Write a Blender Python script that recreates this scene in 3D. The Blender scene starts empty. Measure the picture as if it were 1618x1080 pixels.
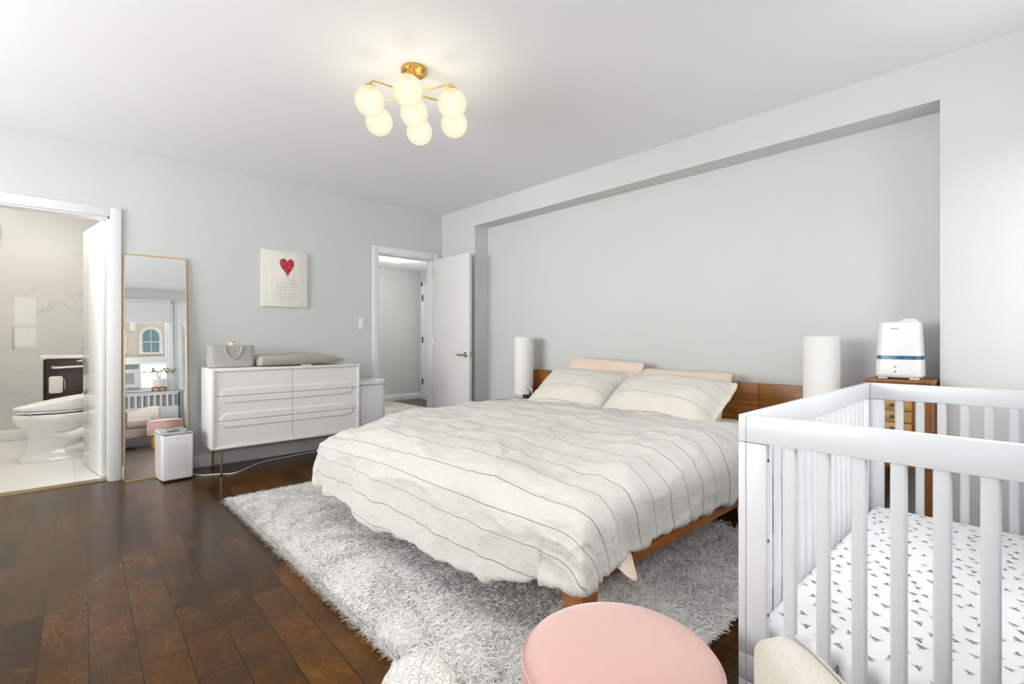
import bpy, bmesh, math, random
import numpy as np
from mathutils import Vector, Matrix, noise as mnoise

random.seed(7)
rng = np.random.default_rng(7)
S = bpy.context.scene
COL = S.collection

# ------------------------------------------------------------------ camera
cam_d = bpy.data.cameras.new('camera')
cam_d.sensor_width = 36.0
cam_d.lens = 774.0 * 36.0 / 1618.0
cam_d.shift_y = -4.0 / 1618.0
cam_d.clip_start = 0.05
cam = bpy.data.objects.new('camera', cam_d)
cam.location = (0, 0, 1.089)
cam.rotation_euler = (math.radians(90), 0, math.radians(47.05))
COL.objects.link(cam)
S.camera = cam

# ------------------------------------------------------------------ world, exposure
S.view_settings.view_transform = 'Standard'
S.view_settings.look = 'None'
S.view_settings.gamma = 1.0
S.view_settings.exposure = 0.10
S.view_settings.use_curve_mapping = False
W = bpy.data.worlds.new('world')
S.world = W
W.use_nodes = True
bg = W.node_tree.nodes['Background']
bg.inputs[0].default_value = (0.86, 0.93, 1.0, 1)
bg.inputs[1].default_value = 1.3

def area(name, loc, rot, sx, sy, power, color=(1, 1, 1)):
    l = bpy.data.lights.new(name, 'AREA')
    l.shape = 'RECTANGLE'; l.size = sx; l.size_y = sy
    l.energy = power; l.color = color
    o = bpy.data.objects.new(name, l)
    o.location = loc; o.rotation_euler = rot
    COL.objects.link(o)
    return o

def point(name, loc, power, color, r=0.05):
    l = bpy.data.lights.new(name, 'POINT')
    l.energy = power; l.color = color; l.shadow_soft_size = r
    o = bpy.data.objects.new(name, l); o.location = loc
    COL.objects.link(o)
    return o

PI = math.pi
# fill lamps added outside the panes, standing in for daylight
DAY = (1.0, 0.985, 0.965)
area('fill_front', (-3.2, -3.7, 1.25), (math.radians(96), 0, math.radians(-12)), 4.4, 2.6, 430, DAY)  # added lamp behind the unseen front window, lights the back wall
area('fill_front_high', (-2.9, -3.2, 3.6), (math.radians(45), 0, 0), 2.9, 0.9, 110, DAY)  # added lamp aimed down through it, brightens floor, rug and crib
area('fill_side', (0.95, -1.10, 1.25), (math.radians(104), 0, math.radians(90)), 1.8, 1.7, 70, DAY)  # added lamp outside an unseen window of the right wall
area('fill_far', (0.95, 2.75, 1.35), (math.radians(100), 0, math.radians(90)), 0.9, 1.3, 16, DAY)  # lamp added at the right wall's far end, behind an unseen window
area('fill_high', (1.6, 1.1, 2.95), (math.radians(48), 0, math.radians(100)), 1.8, 0.9, 165, DAY)  # lamp added above the mirror-seen windows to brighten the crib
point('bathroom_lamp_glow', (-5.35, -0.08, 2.62), 34, (1.0, 0.975, 0.94), 0.07)
point('bathroom_fill', (-7.9, -1.25, 2.5), 10, (1.0, 0.975, 0.94), 0.05)  # added fill, the shower has no lamp of its own
point('hall_lamp_glow', (-6.44, 3.68, 2.10), 38, (1.0, 0.97, 0.93), 0.12)

# ------------------------------------------------------------------ materials
def lin(h):
    h = h.lstrip('#')
    v = [int(h[i:i+2], 16) / 255 for i in (0, 2, 4)]
    return tuple(((c + 0.055) / 1.055) ** 2.4 if c > 0.04045 else c / 12.92 for c in v) + (1,)

class NT:
    def __init__(s, name):
        s.m = bpy.data.materials.new(name); s.m.use_nodes = True
        s.t = s.m.node_tree; s.n = s.t.nodes
        s.b = s.n['Principled BSDF']; s.out = s.n['Material Output']
    def new(s, typ, **kw):
        n = s.n.new(typ)
        for k, v in kw.items():
            if k in ('operation', 'blend_type', 'data_type', 'noise_dimensions', 'feature', 'distance', 'wave_type', 'bands_direction', 'voronoi_dimensions', 'interpolation_type'):
                setattr(n, k, v)
        return n
    def link(s, a, b): s.t.links.new(a, b)
    def math(s, op, a, b=None, c=None):
        n = s.n.new('ShaderNodeMath'); n.operation = op
        for i, v in enumerate((a, b, c)):
            if v is None: continue
            if isinstance(v, (int, float)): n.inputs[i].default_value = v
            else: s.link(v, n.inputs[i])
        return n.outputs[0]
    def coords(s, kind='Object', scale=(1, 1, 1), rot=(0, 0, 0), loc=(0, 0, 0)):
        tc = s.n.new('ShaderNodeTexCoord'); mp = s.n.new('ShaderNodeMapping')
        mp.inputs['Scale'].default_value = scale
        mp.inputs['Rotation'].default_value = rot
        mp.inputs['Location'].default_value = loc
        s.link(tc.outputs[kind], mp.inputs[0])
        return mp.outputs[0]
    def noise(s, vec, scale=5, detail=4, rough=0.5, dist=0.0):
        n = s.n.new('ShaderNodeTexNoise')
        n.inputs['Scale'].default_value = scale; n.inputs['Detail'].default_value = detail
        n.inputs['Roughness'].default_value = rough; n.inputs['Distortion'].default_value = dist
        s.link(vec, n.inputs['Vector'])
        return n.outputs['Fac']
    def ramp(s, fac, stops):
        r = s.n.new('ShaderNodeValToRGB')
        cr = r.color_ramp
        while len(cr.elements) < len(stops): cr.elements.new(0.5)
        for e, (p, c) in zip(cr.elements, stops):
            e.position = p; e.color = c
        s.link(fac, r.inputs[0])
        return r.outputs[0]
    def mix(s, fac, a, b):
        n = s.n.new('ShaderNodeMix'); n.data_type = 'RGBA'
        for sock, v in ((n.inputs[0], fac), (n.inputs[6], a), (n.inputs[7], b)):
            if isinstance(v, (int, float, tuple)): sock.default_value = v
            else: s.link(v, sock)
        return n.outputs[2]
    def bump(s, h, strength=0.2, dist=0.01):
        n = s.n.new('ShaderNodeBump')
        n.inputs['Strength'].default_value = strength; n.inputs['Distance'].default_value = dist
        s.link(h, n.inputs['Height']); s.link(n.outputs[0], s.b.inputs['Normal'])
    def set(s, color=None, rough=None, metal=None, **kw):
        if color is not None:
            if isinstance(color, tuple): s.b.inputs['Base Color'].default_value = color
            else: s.link(color, s.b.inputs['Base Color'])
        if rough is not None:
            if isinstance(rough, (int, float)): s.b.inputs['Roughness'].default_value = rough
            else: s.link(rough, s.b.inputs['Roughness'])
        if metal is not None: s.b.inputs['Metallic'].default_value = metal
        for k, v in kw.items(): s.b.inputs[k.replace('_', ' ')].default_value = v
        return s.m

def plain(name, hexc, rough=0.5, metal=0.0, var=0.03, nscale=6, bump=0.0, bscale=200, **kw):
    t = NT(name)
    c = lin(hexc)
    v = t.coords()
    f = t.noise(v, nscale, 3)
    d = tuple(max(0, x * (1 - var * 2)) for x in c[:3]) + (1,)
    u = tuple(min(1, x * (1 + var)) for x in c[:3]) + (1,)
    t.set(t.ramp(f, [(0.3, d), (0.7, u)]), rough, metal, **kw)
    if bump:
        t.bump(t.noise(v, bscale, 3), bump, 0.002)
    return t.m

def wood(name, dark, light, scale=(1, 12, 12), rough=0.4, knots=False):
    t = NT(name)
    v = t.coords(scale=scale)
    a = t.noise(v, 3.0, 6, 0.6, 1.2)
    b = t.noise(v, 18.0, 4, 0.6, 0.5)
    f = t.math('ADD', t.math('MULTIPLY', a, 0.75), t.math('MULTIPLY', b, 0.25))
    col = t.ramp(f, [(0.32, lin(dark)), (0.66, lin(light))])
    if knots:
        vo = t.n.new('ShaderNodeTexVoronoi'); vo.inputs['Scale'].default_value = 1.1
        t.link(t.coords(scale=(1.6, 1, 2.4)), vo.inputs['Vector'])
        k = t.ramp(vo.outputs['Distance'], [(0.02, (0, 0, 0, 1)), (0.075, (1, 1, 1, 1))])
        col = t.mix(k, lin('#5a3216'), col)
    t.set(col, rough)
    t.bump(f, 0.08, 0.003)
    return t.m

def emis(name, color, strength):
    t = NT(name)
    t.set((0.8, 0.8, 0.8, 1), 0.5)
    t.b.inputs['Emission Color'].default_value = color
    t.b.inputs['Emission Strength'].default_value = strength
    return t.m

M = {}
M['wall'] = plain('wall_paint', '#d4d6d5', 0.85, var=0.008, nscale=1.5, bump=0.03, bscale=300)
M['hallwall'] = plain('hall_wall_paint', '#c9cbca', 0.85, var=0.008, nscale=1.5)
M['ceil'] = plain('ceiling_paint', '#f2f4f6', 0.9, var=0.006, nscale=1.5)
M['trim'] = plain('trim_paint', '#e9ebee', 0.35, var=0.006)
M['door'] = plain('door_paint', '#e6e6e5', 0.4, var=0.006)
M['white'] = plain('white_lacquer', '#e2e4e8', 0.3, var=0.006)
M['dresserwhite'] = plain('dresser_lacquer', '#eeeeec', 0.38, var=0.006)
M['plastic'] = plain('white_plastic', '#ebedee', 0.35, var=0.006)
M['ceramic'] = plain('white_ceramic', '#f2f2ef', 0.08, var=0.004)
M['cream'] = plain('cream_plastic', '#dcd9ce', 0.4, var=0.01)
M['black'] = plain('black_plastic', '#141414', 0.4)
M['darkgrey'] = plain('dark_grey_plastic', '#3a3b3b', 0.35)
M['brass'] = plain('brushed_brass', '#d6ae62', 0.28, 1.0)
M['leg_brass'] = plain('dull_brass', '#a4906a', 0.32, 1.0)
M['gold_frame'] = plain('gold_frame', '#dcb98a', 0.35, 0.7)
M['nickel'] = plain('satin_nickel', '#b9b4a8', 0.22, 1.0)
M['chrome'] = plain('chrome', '#d9d9d9', 0.08, 1.0)
M['silver'] = plain('silver_panel', '#c9cacb', 0.18, 0.85)
M['oak'] = wood('headboard_wood', '#6f3f14', '#b0752f', (1.2, 10, 14), 0.38, knots=True)
M['walnut'] = wood('bed_frame_wood', '#7a431b', '#b3733a', (10, 1.1, 14), 0.36)
M['redwood'] = wood('reddish_wood', '#5b2410', '#93491f', (2, 8, 8), 0.35)
M['cabinet'] = wood('cabinet_wood', '#70401a', '#9c6530', (9, 9, 1.5), 0.35)
M['drawerwood'] = wood('drawer_wood', '#96703a', '#c39a5c', (2, 9, 9), 0.4)
M['espresso'] = wood('espresso_wood', '#231410', '#39231b', (1.5, 9, 9), 0.35)
M['terracotta'] = wood('plant_stand_wood', '#9a5a22', '#c57f38', (8, 8, 2), 0.45)
M['rubber'] = plain('grey_rubber', '#8c8c8a', 0.7)

# dark floor boards, 5 inch wide, with a plank tone, grain and grooves
def floor_mat():
    t = NT('dark_wood_planks')
    v = t.coords(rot=(0, 0, math.radians(1.7)))
    sp = t.n.new('ShaderNodeSeparateXYZ'); t.link(v, sp.inputs[0])
    X, Y = sp.outputs[0], sp.outputs[1]
    pw = 0.131
    ry = t.math('DIVIDE', Y, pw)
    row = t.math('FLOOR', ry)
    fy = t.math('FRACT', ry)
    wn = t.n.new('ShaderNodeTexWhiteNoise'); wn.noise_dimensions = '1D'; t.link(row, wn.inputs['W'])
    wn2 = t.n.new('ShaderNodeTexWhiteNoise'); wn2.noise_dimensions = '1D'
    t.link(t.math('ADD', row, 37.3), wn2.inputs['W'])
    ln = t.math('MULTIPLY_ADD', wn2.outputs[0], 0.55, 0.5)
    rx = t.math('DIVIDE', t.math('MULTIPLY_ADD', wn.outputs[0], 5.0, X), ln)
    # alternate joint positions so boards differ in length
    rx = t.math('ADD', rx, t.math('MULTIPLY', t.math('SINE', t.math('MULTIPLY', rx, 2.1)), 0.28))
    colx = t.math('FLOOR', rx); fx = t.math('FRACT', rx)
    cid = t.n.new('ShaderNodeCombineXYZ'); t.link(row, cid.inputs[0]); t.link(colx, cid.inputs[1])
    w3 = t.n.new('ShaderNodeTexWhiteNoise'); w3.noise_dimensions = '3D'; t.link(cid.outputs[0], w3.inputs['Vector'])
    tone = w3.outputs['Value']
    # grain, shifted per board
    off = t.n.new('ShaderNodeVectorMath'); off.operation = 'MULTIPLY_ADD'
    t.link(w3.outputs['Color'], off.inputs[0]); off.inputs[1].default_value = (9, 9, 9); t.link(v, off.inputs[2])
    mp = t.n.new('ShaderNodeMapping'); mp.inputs['Scale'].default_value = (1.6, 6, 1); t.link(off.outputs[0], mp.inputs[0])
    g = t.noise(mp.outputs[0], 1.5, 3, 0.5, 1.3)
    gw = t.math('ABSOLUTE', t.math('SUBTRACT', t.math('FRACT', t.math('MULTIPLY', g, 7.0)), 0.5))
    vein = t.ramp(gw, [(0.0, (1, 1, 1, 1)), (0.14, (0, 0, 0, 1))])
    mott = t.noise(off.outputs[0], 3.0, 4, 0.6)
    veinm = t.math('MULTIPLY', vein, t.ramp(mott, [(0.40, (0, 0, 0, 1)), (0.75, (1, 1, 1, 1))]))
    base = t.ramp(t.math('ADD', t.math('MULTIPLY', tone, 0.24), t.math('MULTIPLY', mott, 0.76)),
                  [(0.28, lin('#2b1906')), (0.48, lin('#3f2608')), (0.72, lin('#5c380a'))])
    col = t.mix(t.math('MULTIPLY', veinm, 0.36), base, lin('#8e5c22'))
    e1 = t.math('MINIMUM', fy, t.math('SUBTRACT', 1.0, fy))
    gy = t.math('LESS_THAN', e1, 0.017)
    e2 = t.math('MINIMUM', fx, t.math('SUBTRACT', 1.0, fx))
    gx = t.math('LESS_THAN', e2, 0.0035)
    gr = t.math('MAXIMUM', gy, gx)
    col = t.mix(t.math('MULTIPLY', gr, 0.85), col, lin('#1a120c'))
    t.set(col, t.math('MULTIPLY_ADD', mott, 0.10, 0.18))
    b1 = t.math('SUBTRACT', t.math('MULTIPLY', g, 0.12), gr)
    t.bump(b1, 0.25, 0.002)
    t.b.inputs['Specular IOR Level'].default_value = 0.24
    return t.m
M['floor'] = floor_mat()

def tile_mat():
    t = NT('pale_floor_tile')
    v = t.coords()
    b = t.n.new('ShaderNodeTexBrick'); t.link(v, b.inputs[0])
    b.offset = 0.0; b.inputs['Scale'].default_value = 1.0
    b.inputs['Brick Width'].default_value = 0.6; b.inputs['Row Height'].default_value = 0.6
    b.inputs['Mortar Size'].default_value = 0.003
    b.inputs['Color1'].default_value = lin('#efedea'); b.inputs['Color2'].default_value = lin('#ebe9e6')
    b.inputs['Mortar'].default_value = lin('#d9d6d2')
    t.set(b.outputs[0], 0.2)
    return t.m
M['tile'] = tile_mat()

def marble_mat():
    t = NT('white_marble_tile')
    v = t.coords(rot=(0.5, 0.3, 0.2))
    n = t.noise(v, 0.9, 6, 0.62, 1.3)
    a = t.math('ABSOLUTE', t.math('SUBTRACT', n, 0.5))
    vn = t.ramp(a, [(0.0, (1, 1, 1, 1)), (0.010, (0, 0, 0, 1))])
    m2 = t.ramp(t.noise(v, 1.6, 2), [(0.45, (0, 0, 0, 1)), (0.65, (1, 1, 1, 1))])
    col = t.mix(t.math('MULTIPLY', t.math('MULTIPLY', vn, m2), 0.45), lin('#eceae5'), lin('#a09d98'))
    t.set(col, 0.3)
    return t.m
M['marble'] = marble_mat()

def stripe_fabric(name, base, line, spacing, width, axis=1, phase=0.0):
    t = NT(name)
    tc = t.n.new('ShaderNodeTexCoord')
    sp = t.n.new('ShaderNodeSeparateXYZ'); t.link(tc.outputs['UV'], sp.inputs[0])
    c = sp.outputs[axis]
    wob = t.math('MULTIPLY', t.math('SUBTRACT', t.noise(tc.outputs['UV'], 9.0, 2), 0.5), 0.006)
    f = t.math('FRACT', t.math('DIVIDE', t.math('ADD', t.math('ADD', c, phase), wob), spacing))
    dline = t.math('ABSOLUTE', t.math('SUBTRACT', f, 0.5))
    msk = t.ramp(dline, [(0.0, (1, 1, 1, 1)), (width / spacing * 0.5, (0.8, 0.8, 0.8, 1)), (width / spacing, (0, 0, 0, 1))])
    oc = t.coords('Object')
    mott = t.noise(oc, 3.0, 4)
    bc = t.mix(mott, lin(base), tuple(min(1, x * 1.04) for x in lin(base)[:3]) + (1,))
    col = t.mix(t.math('MULTIPLY', msk, 0.72), bc, lin(line))
    t.set(col, 0.9)
    t.b.inputs['Sheen Weight'].default_value = 0.15
    w1 = t.noise(t.coords('UV', scale=(6, 22, 1)), 3.0, 5, 0.65, 0.6)
    w2 = t.noise(t.coords('UV', scale=(20, 7, 1)), 2.5, 5, 0.65, 0.5)
    w3 = t.noise(oc, 320, 2)
    h = t.math('ADD', t.math('ADD', w1, w2), t.math('MULTIPLY', w3, 0.15))
    t.bump(h, 0.65, 0.008)
    return t.m
M['duvet'] = stripe_fabric('striped_linen', '#d5d3ce', '#454343', 0.118, 0.0030, 1)
M['sham'] = stripe_fabric('striped_linen_sham', '#dcd7ce', '#4c4848', 0.115, 0.0021, 1, 0.02)
def fabric(name, hexc, scale=60, bump=0.4, dist=0.004, rough=0.9, var=0.04, sheen=0.2):
    t = NT(name)
    v = t.coords()
    f = t.noise(v, scale, 4, 0.6)
    c = lin(hexc)
    d = tuple(x * (1 - 2 * var) for x in c[:3]) + (1,)
    t.set(t.ramp(f, [(0.3, d), (0.7, c)]), rough)
    t.b.inputs['Sheen Weight'].default_value = sheen
    t.bump(f, bump, dist)
    return t.m
M['peach'] = fabric('peach_cotton', '#efdccb', 14, 0.5, 0.01)
M['boucle'] = fabric('cream_boucle', '#ebe4d8', 190, 0.9, 0.006, var=0.06)
M['velvet'] = fabric('dusty_pink_velvet', '#d3a89d', 35, 0.08, 0.002, 0.75, 0.02, 0.5)
M['greyfelt'] = fabric('grey_knit', '#b4b3b0', 120, 0.6, 0.004)
M['padgrey'] = fabric('warm_grey_foam', '#b0aca2', 8, 0.02, 0.002, 0.55, 0.01, 0.05)
M['curtain'] = fabric('white_shade_fabric', '#e6e7e8', 90, 0.1, 0.001, var=0.01)
M['shade'] = fabric('white_lamp_shade', '#f0f0ee', 90, 0.08, 0.001, var=0.006)
M['sheet'] = fabric('white_crib_sheet', '#f6f7f8', 8, 0.03, 0.002, var=0.008)
M['print'] = plain('grey_print', '#8f908a', 0.9, var=0.25, nscale=14)
M['towel'] = fabric('white_towel', '#efede8', 150, 0.5, 0.004)

def knit_mat():
    t = NT('cream_pink_knit')
    v = t.coords()
    w = t.n.new('ShaderNodeTexWave'); w.inputs['Scale'].default_value = 26; w.inputs['Distortion'].default_value = 5
    w.inputs['Detail'].default_value = 2; w.inputs['Detail Scale'].default_value = 5
    t.link(v, w.inputs['Vector'])
    n = t.noise(v, 60, 3)
    patch = t.ramp(t.noise(v, 6, 2), [(0.45, (0, 0, 0, 1)), (0.55, (1, 1, 1, 1))])
    k = t.math('MULTIPLY', t.ramp(t.math('ADD', w.outputs[1], t.math('MULTIPLY', n, 0.4)), [(0.6, (0, 0, 0, 1)), (0.8, (1, 1, 1, 1))]), patch)
    t.set(t.mix(k, lin('#e6e2dc'), lin('#d9b6a5')), 0.95)
    t.bump(t.math('ADD', w.outputs[1], n), 0.8, 0.006)
    return t.m
M['knit'] = knit_mat()

def pile_mat():
    t = NT('shag_pile')
    v = t.coords()
    f = t.noise(v, 30, 3, 0.6)
    c = t.ramp(f, [(0.3, lin('#f6f5f3')), (0.7, lin('#fefdfc'))])
    df = t.n.new('ShaderNodeBsdfDiffuse'); tl = t.n.new('ShaderNodeBsdfTranslucent')
    t.link(c, df.inputs[0]); t.link(c, tl.inputs[0])
    mx = t.n.new('ShaderNodeMixShader'); mx.inputs[0].default_value = 0.4
    t.link(df.outputs[0], mx.inputs[1]); t.link(tl.outputs[0], mx.inputs[2]); t.link(mx.outputs[0], t.out.inputs[0])
    return t.m
M['pile'] = pile_mat()

def glass_mat(name, tint=(1, 1, 1, 1), refl=1.0, rough=0.0):
    t = NT(name)
    tr = t.n.new('ShaderNodeBsdfTransparent'); tr.inputs[0].default_value = tint
    gl = t.n.new('ShaderNodeBsdfGlossy'); gl.inputs['Roughness'].default_value = rough
    fr = t.n.new('ShaderNodeFresnel'); fr.inputs[0].default_value = 1.45
    mx = t.n.new('ShaderNodeMixShader')
    t.link(t.math('MULTIPLY', fr.outputs[0], refl), mx.inputs[0])
    t.link(tr.outputs[0], mx.inputs[1]); t.link(gl.outputs[0], mx.inputs[2])
    t.link(mx.outputs[0], t.out.inputs[0])
    return t.m
M['glass'] = glass_mat('clear_glass', refl=0.3)
M['mirror'] = plain('silvered_mirror', '#f4f6f6', 0.0, 1.0, var=0.0)

def frosted():
    t = NT('frosted_pane')
    tr = t.n.new('ShaderNodeBsdfTranslucent'); tr.inputs[0].default_value = (0.95, 0.97, 1, 1)
    tp = t.n.new('ShaderNodeBsdfTransparent')
    mx = t.n.new('ShaderNodeMixShader'); mx.inputs[0].default_value = 0.35
    t.link(tr.outputs[0], mx.inputs[1]); t.link(tp.outputs[0], mx.inputs[2])
    t.link(mx.outputs[0], t.out.inputs[0])
    return t.m
M['frosted'] = frosted()

def opal():
    # milky glass: a thin glowing skin around a softly glowing inside
    t = NT('opal_glass')
    tp = t.n.new('ShaderNodeBsdfTransparent')
    em = t.n.new('ShaderNodeEmission'); em.inputs[0].default_value = (1.0, 0.84, 0.56, 1); em.inputs[1].default_value = 0.86
    mx = t.n.new('ShaderNodeMixShader'); mx.inputs[0].default_value = 0.62
    t.link(tp.outputs[0], mx.inputs[1]); t.link(em.outputs[0], mx.inputs[2])
    t.link(mx.outputs[0], t.out.inputs[0])
    ve = t.n.new('ShaderNodeEmission'); ve.inputs[0].default_value = (1.0, 0.95, 0.88, 1); ve.inputs[1].default_value = 5.5
    t.link(ve.outputs[0], t.out.inputs[1])
    return t.m
M['opal'] = opal()
M['halllamp'] = emis('lit_hall_dome', (1.0, 0.97, 0.92, 1), 3.0)
M['led'] = emis('lit_bath_disc', (1.0, 0.86, 0.60, 1), 30.0)

def brick_mat():
    t = NT('pale_brick')
    v = t.coords(rot=(math.radians(90), 0, math.radians(90)))
    b = t.n.new('ShaderNodeTexBrick'); t.link(v, b.inputs[0])
    b.inputs['Scale'].default_value = 4.0
    b.inputs['Color1'].default_value = lin('#b08a70'); b.inputs['Color2'].default_value = lin('#9c7660')
    b.inputs['Mortar'].default_value = lin('#c9b8a6')
    t.set(b.outputs[0], 0.9)
    return t.m
M['brick'] = brick_mat()
M['stone'] = plain('carved_limestone', '#d9d2c2', 0.8, var=0.12, nscale=5)
M['farpane'] = plain('far_window_glass', '#6b7f86', 0.1, var=0.1)
M['leaf'] = plain('plant_leaf', '#8fa25a', 0.5, var=0.2, nscale=12)
M['leafdark'] = plain('grey_slot', '#b4b4b1', 0.7)
M['yellowbase'] = plain('yellow_gold_base', '#d8b245', 0.35, 0.4)
M['heart'] = plain('red_heart_print', '#cc3a48', 0.8, var=0.25, nscale=30)
M['ink'] = plain('grey_ink', '#9a9ca0', 0.8)
M['inkdark'] = plain('dark_ink', '#54545a', 0.8)
M['canvas'] = wood('pale_print_board', '#e6e1d6', '#f2f0ea', (9, 14, 0.8), 0.7)
M['blue'] = plain('blue_water_band', '#3f7597', 0.15, var=0.25, nscale=25)
M['amber'] = plain('amber_bottle', '#9a6a24', 0.2)
M['yellow'] = plain('yellow_plastic', '#d9c430', 0.5)
M['hallrug'] = None
def hallrug():
    t = NT('hall_rug_pile')
    v = t.coords()
    n = t.noise(v, 2.3, 5, 0.6, 1.5)
    a = t.math('ABSOLUTE', t.math('SUBTRACT', n, 0.5))
    k = t.ramp(a, [(0.0, (1, 1, 1, 1)), (0.018, (0, 0, 0, 1))])
    base = t.ramp(t.noise(v, 3, 3), [(0.35, lin('#c9c1b6')), (0.65, lin('#ddd8cf'))])
    t.set(t.mix(t.math('MULTIPLY', k, 0.8), base, lin('#55504c')), 0.95)
    return t.m
M['hallrug'] = hallrug()

# ------------------------------------------------------------------ geometry helpers
def wloc(o):
    v = Vector((0, 0, 0))
    while o is not None:
        v = v + o.location; o = o.parent
    return v

class G:
    """collects shapes, then links them as ONE mesh object"""
    def __init__(s):
        s.v = []; s.f = []; s.mi = []; s.sm = []; s.uv = None; s.cur = 0
    def add(s, vs, fs, smooth=False):
        n = len(s.v)
        s.v.extend([tuple(p) for p in vs])
        for f in fs:
            s.f.append(tuple(i + n for i in f)); s.mi.append(s.cur); s.sm.append(smooth)
        return s
    def bm(s, b, smooth=False):
        b.verts.index_update()
        s.add([v.co[:] for v in b.verts], [[v.index for v in f.verts] for f in b.faces], smooth)
        b.free()
        return s
    def box(s, lo, hi, bev=0.0, seg=2, mat=None):
        b = bmesh.new(); bmesh.ops.create_cube(b, size=1.0)
        c = [(a + d) / 2 for a, d in zip(lo, hi)]; e = [abs(d - a) for a, d in zip(lo, hi)]
        for v in b.verts: v.co = Vector((v.co.x * e[0], v.co.y * e[1], v.co.z * e[2]))
        if bev > 0:
            bmesh.ops.bevel(b, geom=b.edges[:], offset=min(bev, min(e) * 0.49), segments=seg, affect='EDGES', profile=0.5)
        mt = Matrix.Translation(c) if mat is None else mat @ Matrix.Translation(c)
        for v in b.verts: v.co = mt @ v.co
        return s.bm(b, bev > 0.006)
    def prism(s, pts, axis, a, b_, bev=0.0):
        """outline pts (2D) extruded along axis from a to b_"""
        n = len(pts); vs = []
        for t in (a, b_):
            for p in pts:
                q = [p[0], p[1]]; q.insert(axis, t); vs.append(tuple(q))
        fs = [tuple(range(n))[::-1], tuple(range(n, 2 * n))]
        for i in range(n): fs.append((i, (i + 1) % n, n + (i + 1) % n, n + i))
        b = bmesh.new()
        bv = [b.verts.new(v) for v in vs]
        for f in fs:
            b.faces.new([bv[i] for i in f])
        bmesh.ops.recalc_face_normals(b, faces=b.faces[:])
        if bev > 0: bmesh.ops.bevel(b, geom=b.edges[:], offset=bev, segments=2, affect='EDGES', profile=0.5)
        return s.bm(b, False)
    def lathe(s, prof, c=(0, 0, 0), seg=32, sx=1, sy=1, axis='Z', rot=0.0):
        vs = []; fs = []
        for r, z in prof:
            for k in range(seg):
                a = 2 * PI * k / seg + rot
                x, y = r * math.cos(a) * sx, r * math.sin(a) * sy
                p = (x, y, z) if axis == 'Z' else ((z, x, y) if axis == 'X' else (y, z, x))
                vs.append((p[0] + c[0], p[1] + c[1], p[2] + c[2]))
        m = len(prof)
        for i in range(m - 1):
            for k in range(seg):
                k2 = (k + 1) % seg
                fs.append((i * seg + k, i * seg + k2, (i + 1) * seg + k2, (i + 1) * seg + k))
        if prof[0][0] > 1e-5: fs.append(tuple(range(seg))[::-1])
        if prof[-1][0] > 1e-5: fs.append(tuple(range((m - 1) * seg, m * seg)))
        return s.add(vs, fs, True)
    def tube(s, pts, r, seg=10, closed=False, flat=1.0):
        pts = [Vector(p) for p in pts]; n = len(pts); vs = []; fs = []
        up = Vector((0, 0, 1))
        t0 = (pts[1] - pts[0]).normalized()
        nrm = up.cross(t0)
        if nrm.length < 1e-3: nrm = Vector((1, 0, 0)).cross(t0)
        nrm.normalize()
        for i in range(n):
            if closed: t = pts[(i + 1) % n] - pts[i - 1]
            else: t = pts[min(i + 1, n - 1)] - pts[max(i - 1, 0)]
            t.normalize()
            nrm = (nrm - t * nrm.dot(t)).normalized(); bi = t.cross(nrm)
            rr = r[i] if isinstance(r, (list, tuple)) else r
            for k in range(seg):
                a = 2 * PI * k / seg
                vs.append(pts[i] + nrm * math.cos(a) * rr + bi * math.sin(a) * rr * flat)
        for i in range(n if closed else n - 1):
            j = (i + 1) % n
            for k in range(seg):
                k2 = (k + 1) % seg
                fs.append((i * seg + k, i * seg + k2, j * seg + k2, j * seg + k))
        if not closed:
            fs.append(tuple(range(seg))[::-1]); fs.append(tuple(range((n - 1) * seg, n * seg)))
        return s.add(vs, fs, True)
    def loft(s, rings, cap=True, smooth=True):
        m = len(rings[0]); vs = [p for r in rings for p in r]; fs = []
        for i in range(len(rings) - 1):
            for k in range(m):
                k2 = (k + 1) % m
                fs.append((i * m + k, i * m + k2, (i + 1) * m + k2, (i + 1) * m + k))
        if cap:
            fs.append(tuple(range(m))[::-1]); fs.append(tuple(range((len(rings) - 1) * m, len(rings) * m)))
        return s.add(vs, fs, smooth)
    def sphere(s, c, r, seg=32, rings=16, sc=(1, 1, 1)):
        b = bmesh.new(); bmesh.ops.create_uvsphere(b, u_segments=seg, v_segments=rings, radius=r)
        for v in b.verts: v.co = Vector((v.co.x * sc[0] + c[0], v.co.y * sc[1] + c[1], v.co.z * sc[2] + c[2]))
        return s.bm(b, True)
    def grid(s, fn, nu, nv, smooth=True, closed_u=False):
        vs = [fn(i / (nu if closed_u else nu - 1), j / (nv - 1)) for j in range(nv) for i in range(nu)]
        fs = []
        for j in range(nv - 1):
            for i in range(nu if closed_u else nu - 1):
                i2 = (i + 1) % nu
                fs.append((j * nu + i, j * nu + i2, (j + 1) * nu + i2, (j + 1) * nu + i))
        return s.add(vs, fs, smooth)
    def xform(s, m):
        s.v = [tuple(m @ Vector(p)) for p in s.v]; return s
    def obj(s, name, mats, parent=None, local=False, fixn=True, sharp=40):
        if not isinstance(mats, (list, tuple)): mats = [mats]
        vs = np.array(s.v, dtype=float).reshape(-1, 3)
        loc = Vector((0, 0, 0))
        if parent is None:
            lo = vs.min(0); hi = vs.max(0)
            loc = Vector(((lo[0] + hi[0]) / 2, (lo[1] + hi[1]) / 2, lo[2]))
            off = np.array(loc)
        elif not local:
            off = np.array(wloc(parent))
        else: off = np.zeros(3)
        me = bpy.data.meshes.new(name)
        me.from_pydata((vs - off).tolist(), [], s.f)
        for m in mats: me.materials.append(m)
        me.polygons.foreach_set('material_index', s.mi)
        me.polygons.foreach_set('use_smooth', s.sm)
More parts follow.
